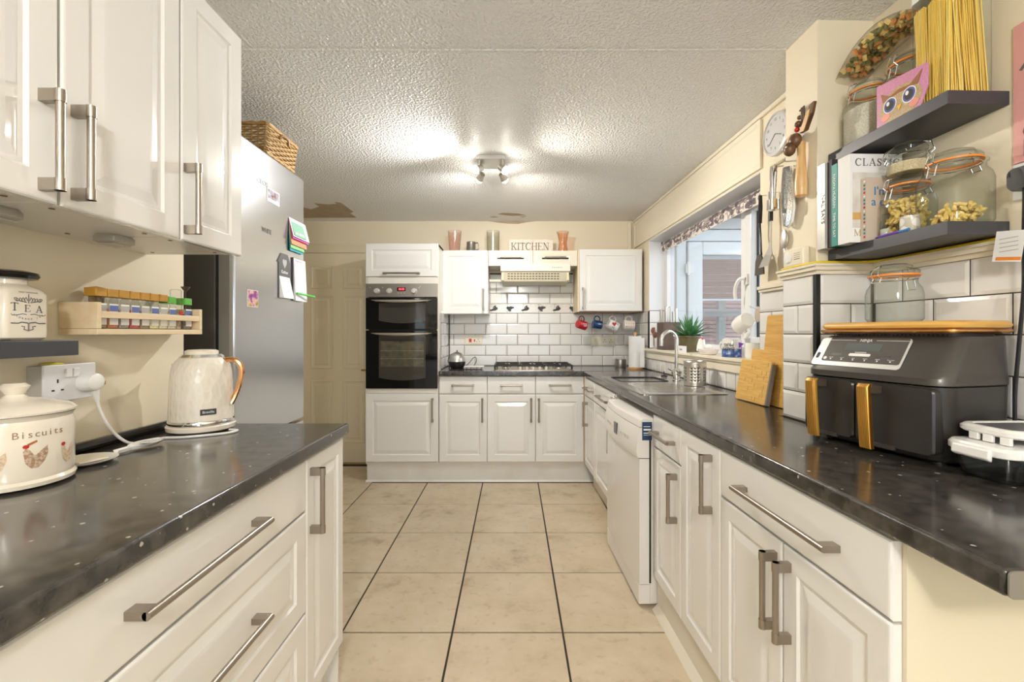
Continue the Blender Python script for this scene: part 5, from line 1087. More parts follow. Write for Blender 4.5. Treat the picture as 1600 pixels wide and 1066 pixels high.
for q in range(38):
    a = q*2.399; el = .10+1.25*(q/38); L = .165-.03*(q/38)+.02*random.random(); w = .013; b = MB(); lo = []
    for k in range(6):
        s = k/5; rad = .010+L*s*math.cos(el)*(1-.10*s); zz = ZS+.104+L*s*math.sin(el)-.03*s*s*math.cos(el)+.02*s; ww = w*(1-s**2.0)+.0006
        c_ = Vector((px_+rad*math.cos(a), py_+rad*math.sin(a), zz)); tv_ = Vector((-math.sin(a), math.cos(a), 0)); up_ = Vector((-math.sin(el)*math.cos(a), -math.sin(el)*math.sin(a), math.cos(el)))
        lo.append([c_-tv_*ww+up_*ww*.35, c_-up_*ww*.35, c_+tv_*ww+up_*ww*.35, c_+up_*ww*.05])
    b.loft(lo).build('leaf', M_LEAF, pp)
cd = thing('name_card', 'small white card with black script below the succulent', 'card', (.557, 3.02, ZS), FR); slab('card', M_PAPER, cd, .553, 2.94, ZS, .559, 3.10, ZS+.044); text('Love', .022, M_INK, cd, (.5525, 3.02, ZS+.021), TR)
hn = thing('hen_dish', 'white china hen dish with red comb and yellow beak', 'dish', (.60, 2.72, ZS), FR); hx, hy = .600, 2.72
b = MB(); b.loft([[(hx+.045*s*math.cos(a), hy+.105*s*math.sin(a), ZS+z) for a in [2*PI*q/28 for q in range(28)]] for z, s in ((.001, .72), (.008, .85), (.028, 1.0), (.034, 1.0), (.034, .93), (.015, .80))]); b.build('dish', mat('china_pink_white', (.82, .76, .72), .15, coat=.4), hn)
b = MB(); b.tube([(hx-.004, hy+.082, ZS+.020), (hx-.004, hy+.086, ZS+.050), (hx-.004, hy+.082, ZS+.072), (hx-.004, hy+.078, ZS+.090), (hx-.004, hy+.078, ZS+.098)], [.030, .026, .022, .018, .006], 16).ball((hx, hy-.005, ZS+.045), .030, 14, 8, .8, 1, .7); b.build('hen', M_CERWHITE, hn)
for q in range(3): MB().ball((hx-.004, hy+.094-q*.012, ZS+.098-.003*q), .008, 10, 6).build('comb', M_RED, hn)
MB().tube([(hx-.006, hy+.098, ZS+.080), (hx-.010, hy+.118, ZS+.076)], [.007, .001], 8).build('beak', mat('yellow_beak', (.80, .60, .03), .4), hn)
dm = thing('dads_mug', 'upturned white and blue mug with black lettering on the sill', 'mug', (.60, 2.45, ZS), FR); dx_, dy_ = .605, 2.45
b = MB(); b.lathe([(.050, ZS+.001), (.050, ZS+.045)], dx_, dy_, 32); b.build('blue_band', ramp_mat('blue_sponge', 'noise', 40, [(.35, (.02, .05, .22)), (.55, (.08, .16, .42)), (.7, (.60, .66, .78))], .2), dm)
b = MB(); b.lathe([(.050, ZS+.0455), (.050, ZS+.085), (.046, ZS+.098), (.036, ZS+.104), (0, ZS+.104)], dx_, dy_, 32); b.build('cup', mat('speckled_china', (.74, .73, .70), .2, vary=(70, (.60, .58, .54), .5, .7)), dm)
MB().tube(spline([(dx_-.012, dy_+.047, ZS+.085), (dx_-.018, dy_+.085, ZS+.075), (dx_-.018, dy_+.092, ZS+.045), (dx_-.014, dy_+.070, ZS+.022), (dx_-.010, dy_+.046, ZS+.020)], 5), .006, 8).build('handle', M_CERWHITE, dm)
am = -2.35
for s_, z_ in (('DADS', .048), ('MUG', .068)): text(s_, .023, M_INK, dm, (dx_+.0508*math.cos(am), dy_+.0508*math.sin(am), ZS+z_), (PI/2, PI, am+PI/2), ext=.0008)
wm = thing('white_jug', 'white china jug hung by its handle on the window frame', 'jug', (.66, 2.30, 1.20), FR); b = MB(); b.lathe([(0, 0), (.036, 0), (.040, .006), (.048, .050), (.046, .085), (.043, .085), (.044, .05), (.036, .008), (0, .008)], 0, 0, 28); b.tube(spline([(.045, 0, .070), (.075, 0, .072), (.080, 0, .045), (.070, 0, .022), (.043, 0, .020)], 5), .006, 8)
b.xf(Matrix.Translation((.612, 2.30, 1.305)) @ Matrix.Rotation(-2.0, 4, 'X') @ Matrix.Rotation(PI/2, 4, 'Z')); b.build('jug', M_CERWHITE, wm)
MB().tube([(.66, 2.30, 1.36), (.615, 2.29, 1.372), (.600, 2.25, 1.365)], .003, 6).build('hook', M_STEEL, wm)
tag(MB().lathe([(0, ZS), (.036, ZS), (.040, ZS+.01), (.040, ZS+.080), (.037, ZS+.080), (.037, ZS+.012), (0, ZS+.01)], .655, 2.33, 24).build('white_beaker', M_CERWHITE, frame=FR), 'plain white beaker between jug and upturned mug', 'cup')
tag(MB().loft([[(.62+x, 2.375, ZS+z) for x, z in ((-.012, .050), (.012, .075), (-.014, .082))], [(.62+x, 2.380, ZS+z) for x, z in ((-.012, .050), (.012, .075), (-.014, .082))]]).tube([(.62, 2.378, ZS), (.62, 2.378, ZS+.06)], .0015, 5).build('paper_flag', mat('purple_paper', (.22, .05, .42), .6), frame=FR), 'tiny purple paper flag beside the upturned mug', 'flag')
tag(MB().ball((.722, 2.40, 1.335), .045, 16, 10, .15, .6, 1).build('round_window_ornament', mat('taupe_disc', (.50, .42, .34), .5), frame=FR), 'round taupe disc on the window sash above the jug', 'ornament')

# ---- rolled fabric blind above the window
vb = thing('roller_blind', 'rolled window blind with grey leaf print', 'blind', (VW+.115, 3.0, 1.90), FR); RV = VW+.100
b = MB(); zt, zb = 1.995, 1.905
sec = [(RV-.022, zb), (RV-.024, zb+.012), (RV-.022, zb+.050), (RV-.006, zt-.004), (RV+.016, zt), (RV+.018, zt-.03), (RV-.018, zb+.045), (RV-.019, zb)]
b.loft([[(x, y, z) for x, z in sec] for y in (2.19, 3.725)]); b.build('fabric', mat('blind_cloth', (.78, .71, .65), .8), vb)
M_LP = mat('leaf_print', (.17, .14, .15), .8); M_LP2 = mat('leaf_print_light', (.36, .31, .31), .8)
def fab(y, s, o=.0006):   # s 0..1 down the face
    p = [(RV+.016, zt), (RV-.006, zt-.004), (RV-.022, zb+.050), (RV-.024, zb+.012), (RV-.022, zb)]; L_ = [0, .2, .62, .9, 1]
    for k in range(4):
        if s <= L_[k+1]+1e-9:
            t_ = (s-L_[k])/(L_[k+1]-L_[k]); return (p[k][0]+(p[k+1][0]-p[k][0])*t_-o, y, p[k][1]+(p[k+1][1]-p[k][1])*t_+(o if k < 2 else 0))
    return (p[4][0]-o, y, p[4][1])
b1, b2 = MB(), MB()
for q in range(230):
    y, s = 2.20+random.random()*1.50, .12+.83*random.random(); a = random.random()*2*PI; L = .020+.022*random.random(); w = L*.36; pts = []
    for k in range(10):
        u = k/10*2*PI; du, dv = L*math.cos(u), w*math.sin(u)*(1-.35*math.cos(u)); pts.append(fab(min(3.72, max(2.195, y+du*math.cos(a)-dv*math.sin(a))), min(.985, max(.05, s+(du*math.sin(a)+dv*math.cos(a))/.115)), .0008))
    (b1 if q % 3 else b2).add(pts, [tuple(range(10))])
for q in range(26): y = 2.22+q*.058; b1.tube([fab(y+.01*math.sin(k), .10+.20*k, .0008) for k in range(5)], .0014, 4)
for b_, m_ in ((b1, M_LP), (b2, M_LP2)): o = b_.build('leaf_print', m_, vb, smooth=False); o['kind'] = 'stuff'
for y in (2.175, 3.735): slab('bracket', M_INK, vb, RV-.014, y-.008, 1.955, RV+.03, y+.008, 1.995)

# ---- round clock on the right wall, hooks and utensils
ck = thing('wall_clock', 'round white wall clock beside the pier', 'clock', (VW-.03, 1.98, 2.02), FR); cz, cy_ = 2.125, 1.98
def disc(r, v, n=36): return [(v, cy_+r*math.cos(2*PI*q/n), cz+r*math.sin(2*PI*q/n)) for q in range(n)]
slab('housing', M_CPLAST, ck, VW-.022, cy_-.10, cz-.125, VW-.001, cy_+.07, cz+.105, .006)
MB().loft([disc(.094, VW-.022), disc(.096, VW-.030), disc(.094, VW-.040), disc(.084, VW-.044), disc(.082, VW-.038)]).build('bezel', mat('clock_rim', (.72, .72, .74), .25, .3), ck)
MB().loft([disc(.082, VW-.0372), disc(.082, VW-.0378)]).build('dial', mat('dial_grey', (.62, .62, .66), .3), ck, smooth=False)
for q in range(12):
    a = q*PI/6; text(str(12 if q == 0 else q), .018, M_GREYINK, ck, (VW-.0382, cy_-.064*math.sin(a), cz+.064*math.cos(a)), TR)
for a, L, w in ((2.0, .045, .003), (4.05, .06, .002)): MB().tube([(VW-.040, cy_, cz), (VW-.040, cy_-L*math.sin(a), cz+L*math.cos(a))], w*.6, 5).build('hand', M_GREYINK, ck)
def hang(name, label, cat, v, u, z): 
    t = thing(name, label, cat, (v, u, z), FR); return t
def hook(t, v, u, z): MB().tube([(v+.028, u, z+.004), (v+.002, u, z+.002), (v-.006, u, z+.010)], .0022, 6).build('hook', M_STEEL, t)
# black turner, steel turner, on the wall between window and pier
u = 2.10; v = VW-.034; t = hang('spatula', 'black nylon spatula hanging nearest the window', 'spatula', v, u, 1.53); hook(t, v, u, 1.883)
MB().tube([(v, u, 1.885), (v, u+.002, 1.83), (v, u+.006, 1.755)], [.007, .010, .009], 10).build('grip', M_BLACK, t); MB().tube(spline([(v, u+.006, 1.755), (v+.004, u+.008, 1.70), (v-.004, u-.010, 1.63), (v-.014, u-.030, 1.60)], 6), .0045, 8).build('shaft', M_BLACK, t)
b = MB(); b.loft([[(v-.014+x, u-.030+y, 1.602+z) for x, y in ((-.003, -w), (.003, -w), (.003, w), (-.003, w))] for z, w, x_ in ((0, .012, 0), (-.03, .030, 0), (-.095, .036, 0))]); b.xf(Matrix.Translation((0, .015, 0))); b.build('blade', mat('dark_nylon', (.07, .06, .05), .5), t, smooth=False)
u = 2.02; t = hang('turner', 'steel turner with black grip hanging left of the grater', 'turner', v, u, 1.55); hook(t, v, u, 1.872)
MB().tube([(v, u, 1.878), (v, u, 1.80), (v, u, 1.745)], [.009, .010, .009], 12).build('grip', M_BLACK, t); b = MB(); b.loft([[(v+x0_+s*.0015, u+y, z) for s, y in ((-1, -w), (1, -w), (1, w), (-1, w))] for z, w, x0_ in ((1.745, .006, 0), (1.65, .006, 0), (1.620, .012, -.004), (1.590, .030, -.012), (1.535, .036, -.034))]); b.build('blade', M_STEEL, t, smooth=False)
u = 1.93; t = hang('turner_shadow', 'painted shadow of a slotted turner, low behind the steel turner', 'turner', VW-.012, u, 1.48); b = MB()  # cast shadow on the wall, drawn as flat taupe bars
for q in range(5): b.box(VW-.016, u-.030+q*.0135, 1.485, VW-.012, u-.022+q*.0135, 1.60)
b.box(VW-.016, u-.034, 1.470, VW-.012, u+.036, 1.487); b.box(VW-.016, u-.030, 1.595, VW-.012, u+.032, 1.62); b.box(VW-.016, u-.005, 1.62, VW-.012, u+.007, 1.80); b.build('blade', mat('taupe_shadow', (.36, .31, .24), .5), t, smooth=False)
# on the side of the pier
v = PV-.030; u = 1.624; t = hang('hand_grater', 'long steel hand grater hanging on the pier', 'grater', v, u, 1.60); hook(t, v, u, 1.86)
b = MB(); lo = []
for k in range(9):
    s = k/8; w = .008+.024*math.sin(PI*min(1, .12+s*.86)); z = 1.84-.215*s; lo.append([(v+.010, u-w, z), (v-.004, u-w*.6, z), (v-.008, u, z), (v-.004, u+w*.6, z), (v+.010, u+w, z), (v+.004, u, z)])
b.loft(lo); b.build('blade', ramp_mat('perforated_steel', 'voronoi', 330, [(.25, (.08, .08, .08)), (.5, (.55, .55, .53))], .3, .9), t)
MB().tube([(v+.010, u-w, z) for w, z in ((.012, 1.84), (.028, 1.76), (.034, 1.69), (.024, 1.635), (0, 1.622), (-.024, 1.635), (-.034, 1.69), (-.028, 1.76), (-.012, 1.84))], .005, 8).build('rim', M_WPLAST, t)
u = 1.646; v2 = PV-.052; t = hang('garlic_press', 'silver garlic press hanging in front of the grater', 'garlic press', v2, u, 1.67); hook(t, v2, u, 1.85)
MB().tube([(v2, u, 1.855), (v2-.004, u+.004, 1.80), (v2-.006, u+.006, 1.725)], [.006, .009, .008], 10).tube([(v2-.016, u, 1.85), (v2-.018, u-.004, 1.80), (v2-.014, u, 1.725)], [.006, .008, .008], 10).build('arm', M_CHROME, t); MB().loft([[(v2-.010+x, u+y, z) for x, y in rrect(-.018, .018, -.016, .016, .008, 4)] for z in (1.690, 1.728)]).build('cup', M_CHROME, t)
u = 1.645; t = hang('serving_spoon', 'steel serving spoon hanging below the grater', 'spoon', PV-.012, u+.02, 1.49); MB().ball((PV-.012, u+.015, 1.585), .030, 16, 10, .22, .75, 1.25).tube([(PV-.012, u+.015, 1.55), (PV-.012, u+.012, 1.475)], .004, 8).build('spoon', M_STEEL, t)
# carved moose handle and the little ornament above it
M_MOOSE = ramp_mat('moose_dark_wood', 'noise', 20, [(.35, (.07, .030, .012)), (.65, (.19, .09, .035))], .35); M_MOOSEL = ramp_mat('moose_pale_wood', 'noise', 7, [(.3, (.62, .36, .13)), (.7, (.80, .56, .28))], .3, stretch=(6, 6, 1))
u = 1.549; v = PV-.022; t = hang('moose_carving', 'carved wooden moose with pale handle hanging on the pier', 'wood carving', v, u, 1.705)
b = MB(); b.tube([(v, u, 1.900), (v, u, 1.86), (v, u+.001, 1.81), (v, u+.002, 1.75), (v, u+.002, 1.715), (v, u+.002, 1.708)], [.014, .013, .016, .021, .019, .006], 16); b.build('handle', M_MOOSEL, t)
b = MB(); b.ball((v-.018, u+.006, 1.908), .026, 16, 10, .8, .85, 1.0).ball((v-.034, u+.012, 1.880), .022, 16, 10, .9, .9, 1.1); b.build('head', M_MOOSE, t)
for s, pts in ((1, [(0, .010), (.030, .030), (.055, .022), (.062, .005), (.040, .002), (.015, -.008)]), (-1, [(0, .012), (.026, .050), (.050, .088), (.072, .090), (.060, .055), (.030, .010)])):
    MB().poly(MP('R', v-.006), [(u+s*(.008+a), 1.915+z) for a, z in pts], -.006, .008).build('antler', M_MOOSE, t, smooth=False, bevel=.003); MB().poly(MP('R', v-.006), [(u+s*(.012+a*.72), 1.918+z*.75) for a, z in pts], .0081, .0100).build('ear', M_MOOSEL, t, smooth=False)
for dy in (-.009, .010): MB().ball((v-.053, u+.012+dy, 1.884), .0035, 8, 6).build('nostril', M_PAPER, t)
u = 1.566; t = hang('hanging_charm', 'little dark ornament with a red berry above the moose', 'ornament', PV-.008, u, 1.945); MB().tube([(PV-.008, u, 1.945), (PV-.008, u, 2.03)], .004, 6).tube([(PV-.008, u-.010, 1.95), (PV-.008, u-.010, 2.03)], .003, 6).tube([(PV-.008, u+.012, 2.025), (PV-.008, u-.012, 2.03)], .003, 6).ball((PV-.010, u+.010, 2.00), .008, 10, 6).ball((PV-.012, u+.014, 1.978), .012, 10, 6).build('figure', M_MOOSE, t); MB().ball((PV-.014, u+.018, 1.960), .009, 10, 6).build('berry', M_RED, t)
# alarm on the ledge, yellow cable
al = thing('alarm_box', 'small white alarm box with round button on the pier ledge', 'alarm', (PV-.02, 1.595, 1.467), FR)
slab('case', M_CPLAST, al, PV-.028, 1.535, 1.472, PV-.001, 1.640, 1.538, .006); MB().tube([(PV-.028, 1.612, 1.505), (PV-.033, 1.612, 1.505), (PV-.034, 1.612, 1.505)], [.020, .018, .010], 20).build('button', M_WPLAST, al)
for q in range(4): slab('slot', M_INK if q == 0 else mat('slot_shadow', (.35, .31, .22), .6), al, PV-.0286, 1.548, 1.494+q*.007, PV-.0279, 1.580, 1.496+q*.007)
yc = MB(); yc.tube(spline([(TV-.010, 1.66, 1.470), (TV-.012, 1.60, 1.4705), (TV-.012, 1.52, 1.4705), (TV+.004, P0-.020, 1.4705), (.47, P0-.024, 1.4705), (.545, P0-.035, 1.4705), (VW-.020, P0-.09, 1.4702), (VW-.020, 1.30, 1.4702), (VW-.020, 1.05, 1.4702), (VW-.020, .80, 1.4702)], 6), .0042, 8)
tag(yc.build('yellow_cable', mat('yellow_pvc', (.78, .58, .02), .4), frame=FR), 'yellow cable lying along the cream ledge under the shelf', 'cable')

# ================================================================== SHELVES ON THE RIGHT WALL
SV0 = .436; SU0, SU1 = 1.092, 1.496
def rshelf(label, z):
    return tag(MB().box(SV0, SU0, z-.034, VW-.001, SU1, z).build('floating_shelf', M_DKGREY, frame=FR, smooth=False, bevel=.0012), label, 'shelf', 'charcoal shelves on the right wall')
ZU, ZL = 1.836, 1.512
rshelf('upper charcoal floating shelf with spaghetti and clip-top jars', ZU); rshelf('lower charcoal floating shelf with cookbooks and jars', ZL)

def pieces(n, inside, shape, size, seed):
    rnd = random.Random(seed); b = MB(); k = 0
    while k < n:
        p = inside(rnd)
        if p is None: continue
        k += 1; s = len(b.v); L, r = size
        if shape == 'twist': b.tube([(0, 0, -L/2), (r*.5, 0, -L/4), (0, r*.5, 0), (-r*.5, 0, L/4), (0, 0, L/2)], [r*.7, r, r, r, r*.7], 5)
        else: b.tube([(0, 0, -L/2), (0, 0, L/2)], r, 6)
        b.xf(Matrix.Translation(p) @ Matrix.Rotation(rnd.random()*2*PI, 4, 'Z') @ Matrix.Rotation(rnd.random()*PI, 4, 'X'), s)
    return b
M_JG = glass('jar_glass', (.93, .95, .93), 1.42)
def clip_jar(label, v, u, z, r, h, fill=None, sq=None, seal=True, ca=PI, group='clip-top glass jars'):
    t = thing('clip_jar', label, 'jar', (v, u, z), FR, group=group); nh = h*.72; nr = r*.80
    MB().lathe([(0, z), (r*.90, z), (r, z+.008), (r, z+nh-.025), (r*.94, z+nh-.008), (nr, z+nh+.006), (nr, z+nh+.018), (nr+.004, z+nh+.020), (nr+.004, z+nh+.026)], v, u, 36, sq, False).build('glass_body', M_JG, t)
    zl = z+nh+.030
    MB().lathe([(nr+.004, zl), (nr+.005, zl+.008), (nr, zl+.014), (nr*.8, zl+.016), (nr*.78, zl+.024), (nr*.6, zl+.028), (0, zl+.028)], v, u, 36).build('glass_lid', M_JG, t)
    if seal: MB().lathe([(nr, zl-.005), (nr+.0065, zl-.005), (nr+.0065, zl-.0005), (nr, zl-.0005)], v, u, 36, ring=True).build('rubber_seal', M_ORANGE, t)
    b = MB(); b.torus((v, u, zl-.012), nr+.0025, .0013, 'z', 32, 6)
    for a, e in ((ca, 1), (ca+PI, .6)):
        c_, s_ = math.cos(a), math.sin(a); tx, ty = -s_, c_
        for k in (-1, 1): b.tube([(v+c_*(nr+.004)+tx*k*.011, u+s_*(nr+.004)+ty*k*.011, zl-.014), (v+c_*(nr+.016)+tx*k*.010, u+s_*(nr+.016)+ty*k*.010, zl-.004), (v+c_*(nr+.010)+tx*k*.008, u+s_*(nr+.010)+ty*k*.008, zl+.018*e), (v+c_*(nr-.008), u+s_*(nr-.008), zl+.024)], .0014, 6)
        b.tube([(v+c_*(nr+.012)-tx*.011, u+s_*(nr+.012)-ty*.011, zl-.040*e), (v+c_*(nr+.012)+tx*.011, u+s_*(nr+.012)+ty*.011, zl-.040*e)], .0014, 6)
        for k in (-1, 1): b.tube([(v+c_*(nr+.005)+tx*k*.011, u+s_*(nr+.005)+ty*k*.011, zl-.010), (v+c_*(nr+.012)+tx*k*.011, u+s_*(nr+.012)+ty*k*.011, zl-.040*e)], .0014, 6)
    b.build('wire_clip', M_CHROME, t)
    if fill:
        kind, m_, f_ = fill; ri = r*.93
        if kind == 'solid': MB().lathe([(0, z+.004), (ri*.97, z+.004), (ri, z+.010), (ri, z+.004+nh*f_), (0, z+.006+nh*f_)], v, u, 32, sq).build('contents', m_, t)
        else:
            def ins(rn):
                a, q = rn.random()*2*PI, ri*.86*math.sqrt(rn.random()); zz = z+.010+rn.random()*nh*f_
                if kind == 'slope' and (zz-z) > .012+nh*f_*max(0, .45-math.sin(a)*.8*q/ri): return None
                return Vector((v+q*math.cos(a), u+q*math.sin(a), zz))
            o = pieces(220 if kind != 'slope' else 110, ins, 'twist', (.024, .0048), 5).build('contents', m_, t); o['kind'] = 'stuff'
    return t
M_RICE = ramp_mat('white_rice', 'noise', 260, [(.35, (.62, .56, .46)), (.6, (.82, .78, .70))], .8); M_PASTA = mat('fusilli_yellow', (.78, .55, .14), .6, vary=(80, (.84, .66, .26), .4, .6)); M_TRI = mat('brown_pasta', (.60, .38, .18), .6, vary=(60, (.35, .24, .12), .4, .6)); M_OATS = ramp_mat('oats', 'noise', 200, [(.35, (.55, .44, .26)), (.6, (.72, .62, .42))], .8)
# upper shelf
clip_jar('clip-top jar of white rice at the pier end of the upper shelf', .515, 1.425, ZU, .058, .205, ('solid', M_RICE, .78), 4)
clip_jar('clip-top jar with brown pasta behind the owl card', .520, 1.275, ZU, .062, .205, ('pieces', M_TRI, .35), 4)
ow = thing('owl_card', 'glittery pink card with a big-eyed owl on the upper shelf', 'card', (SV0+.01, 1.235, ZU), FR); ov_ = SV0+.009; ya_, yb_ = 1.150, 1.308
M_GLIT = ramp_mat('pink_glitter', 'voronoi', 420, [(.15, (.72, .40, .52)), (.5, (.58, .22, .38))], .3); M_GOLD = ramp_mat('gold_glitter', 'voronoi', 420, [(.15, (.70, .58, .38)), (.5, (.42, .28, .12))], .35)
card = MB().poly(MP('R', ov_), [(ya_+.02, ZU+.001), (yb_, ZU+.001), (yb_, ZU+.125), (ya_, ZU+.105), (ya_, ZU+.045)], 0, .003).build('card', M_GLIT, ow, smooth=False)
yc_ = 1.232; mo = MP('R', ov_)
def ell(cy0, cz0, ra, rb, n=28, rot=0): return [(cy0+ra*math.cos(t_)*math.cos(rot)-rb*math.sin(t_)*math.sin(rot), cz0+ra*math.cos(t_)*math.sin(rot)+rb*math.sin(t_)*math.cos(rot)) for t_ in [2*PI*q/n for q in range(n)]]
MB().poly(mo, [(max(ya_+.012, a), max(ZU+.0015, z)) for a, z in ell(yc_, ZU+.040, .066, .048)], .003, .0036).build('face', M_GOLD, ow, smooth=False)
MB().poly(mo, [(yc_-.068, ZU+.096), (yc_-.030, ZU+.074), (yc_, ZU+.080), (yc_+.030, ZU+.074), (yc_+.060, ZU+.094), (yc_+.054, ZU+.066), (yc_, ZU+.070), (yc_-.054, ZU+.064)], .0036, .0042).build('brow', mat('brown_gems', (.30, .11, .03), .3), ow, smooth=False)
for s in (-1, 1):
    c_ = yc_+s*.030
    for rr, m_, k in ((.0215, M_PAPER, 0), (.0185, mat('blue_gems', (.10, .12, .35), .25), 1), (.0135, M_INK, 2)): MB().poly(mo, ell(c_, ZU+.048, rr, rr), .0042+.0004*k, .0046+.0004*k).build('eye', m_, ow, smooth=False)
    MB().poly(mo, ell(c_+.005, ZU+.054, .005, .006, 14), .0054, .0058).build('glint', M_PAPER, ow, smooth=False); MB().poly(mo, ell(yc_+s*.044, ZU+.020, .014, .010, 18), .0042, .0046).build('cheek', mat('coral_gems', (.80, .30, .24), .3), ow, smooth=False)
MB().poly(mo, [(yc_-.007, ZU+.034), (yc_+.007, ZU+.034), (yc_, ZU+.020)], .0042, .0052).build('beak', mat('amber_gems', (.80, .45, .04), .3), ow, smooth=False)
# pasta bag lying over the two jars
pb = thing('pasta_bag', 'clear bag of coloured pasta shapes lying across the jars', 'bag', (.52, 1.37, 2.06), FR); lo = []
def bagc(s): return Vector((.515, 1.51-.290*s, 2.064+.040*s+.018*math.sin(PI*s)))
for q in range(13):
    s = q/12; w = .060*(.85+.25*math.sin(PI*s)); hh = .006+.032*math.sin(PI*min(1, .02+.96*s))**.7; c_ = bagc(s); lo.append([(c_.x+w*math.cos(a), c_.y, c_.z+.006+hh*(1+math.sin(a))) for a in [2*PI*k/20 for k in range(20)]])
MB().loft(lo).build('film', glass('bag_film', (.93, .91, .86), 1.35, .05), pb)
MC = [mat('pasta_green', (.22, .23, .09), .6), mat('pasta_orange', (.66, .30, .10), .6), mat('pasta_cream', (.78, .62, .25), .6)]
for k, m_ in enumerate(MC):
    def ins(rn):
        s = .10+.84*rn.random(); c_ = bagc(s); a, q = rn.random()*2*PI, math.sqrt(rn.random())*.82; w = .060*(.85+.25*math.sin(PI*s)); hh = .004+.030*math.sin(PI*s)**.7
        return Vector((c_.x+w*q*math.cos(a), c_.y, c_.z+.010+hh+hh*.8*q*math.sin(a)))
    o = pieces(95, ins, 'tube', (.018, .0065), 11+k).build('pasta', m_, pb); o['kind'] = 'stuff'
b = MB(); b.tube(spline([(.452, 1.505, 2.066), (.48, 1.510, 2.070), (.515, 1.512, 2.064), (.55, 1.51, 2.070), (.575, 1.505, 2.068)], 5), .003, 6); b.build('zip_seal', mat('dark_red_zip', (.35, .05, .02), .4), pb)
# spaghetti in a tall square jar
sj = thing('spaghetti_jar', 'tall square clear jar full of dry spaghetti', 'jar', (.50, 1.155, ZU), FR); s0, s1, t0, t1 = .448, .566, 1.100, 1.208
b = MB(); b.loft([[(x, y, z) for x, y in rrect(s0+i, s1-i, t0+i, t1-i, .014, 5)] for i, z in ((.003, ZU+.0005), (0, ZU+.005), (0, ZU+.285))]); b.build('jar', M_JG, sj)
b = MB(); b.loft([[(x, y, z) for x, y in rrect(s0-.002, s1+.002, t0-.002, t1+.002, .015, 5)] for z in (ZU+.286, ZU+.312)]); b.build('lid', M_WPLAST, sj)
rn = random.Random(3); M_SPAG = mat('spaghetti', (.80, .52, .06), .45); M_SPAG2 = mat('spaghetti_pale', (.84, .62, .14), .45)
for m_, n in ((M_SPAG, 260), (M_SPAG2, 140)):
    b = MB()
    for q in range(n):
        x0_, y0_ = s0+.008+rn.random()*(s1-s0-.016), t0+.007+rn.random()*(t1-t0-.014); x1_, y1_ = min(s1-.007, max(s0+.007, x0_-.024+rn.random()*.016)), min(t1-.007, max(t0+.007, y0_-.01+.02*rn.random()))
        b.tube([(x0_, y0_, ZU+.006), (x1_, y1_, ZU+.258+rn.random()*.008)], .0019, 5)
    o = b.build('spaghetti', m_, sj); o['kind'] = 'stuff'
# lower shelf: books (spines face the room, covers face the camera)
def book(label, u0, u1, v0, v1, h, m_, z=ZL+.0005, pages=True):
    t = thing('book', label, 'book', ((v0+v1)/2, (u0+u1)/2, z), FR, group='cookbooks on the lower shelf')
    for y in (u0, u1-.0022): slab('cover', m_, t, v0, y, z, v1, y+.0022, z+h)
    slab('spine', m_, t, v0, u0+.0022, z, v0+.003, u1-.0022, z+h, ); slab('pages', mat('page_cream', (.80, .76, .66), .8), t, v0+.003, u0+.0024, z+.003, v1-.003, u1-.0024, z+h-.003); return t
BV = .405
M_SILV = mat('silver_spine', (.60, .58, .54), .35, .3); M_TEAL = mat('teal_spine', (.01, .26, .21), .5)
t = book('tall book with silver-white spine against the pier', 1.4535, 1.4885, BV-.012, .585, .280, M_SILV); text('NAL SAYS', .022, M_GREYINK, t, (BV-.0125, 1.462, ZL+.13), (PI/2, PI/2, -PI/2), sx=1)
t = book('black-spined book between the silver and teal ones', 1.4325, 1.4525, BV-.004, .58, .284, M_INK)
t = book('slim cookbook with a teal spine', 1.4085, 1.4315, BV-.006, .57, .262, M_TEAL); text('NADIYA HUSSAIN    TIME TO EAT', .0135, M_PAPER, t, (BV-.0066, 1.420, ZL+.13), (PI/2, PI/2, -PI/2))
t = book('thick white cookbook titled CLASSIC on its cover', 1.358, 1.4075, BV-.004, .565, .272, M_PAPER)
b = MB(); serif_word(b, MP('B', 1.3579), 'CLASSIC', BV+.012, ZL+.236, .022, 0, .0005, .12); b.build('title', M_GREYINK, t, smooth=False); b = MB(); serif_word(b, MP('B', 1.3579), 'M', BV+.008, ZL+.020, .020, 0, .0005); b.build('title', mat('tan_title', (.55, .42, .25), .5), t, smooth=False)
slab('cover_picture', ramp_mat('cover_still_life', 'noise', 18, [(.35, (.60, .56, .50)), (.6, (.74, .72, .68)), (.75, (.80, .78, .74))], .5), t, BV+.004, 1.3572, ZL+.045, .56, 1.358, ZL+.215); MB().poly(MP('B', 1.3572), [(BV+.004+x, ZL+.070+z) for x, z in ((0, .022), (.034, .022), (.030, .006), (.022, 0), (0, 0))], 0, .0005).build('bowl_print', mat('ochre_print', (.62, .38, .12), .5), t, smooth=False)
t = book('small beige paperback with blue title in front of white cookbook', 1.335, 1.356, BV+.028, .545, .192, mat('beige_cover', (.62, .52, .42), .5)); text("I'm", .036, mat('blue_title', (.02, .22, .48), .5), t, (BV+.072, 1.3346, ZL+.150), TB); text('a cook', .036, MATS['blue_title'], t, (BV+.092, 1.3346, ZL+.118), TB)
for q in range(16): slab('spine_dot', [M_RED, MATS['blue_title'], M_TEAL, M_PAPER][q % 4], t, BV+.0275, 1.339, ZL+.010+q*.0112, BV+.0282, 1.345, ZL+.016+q*.0112)
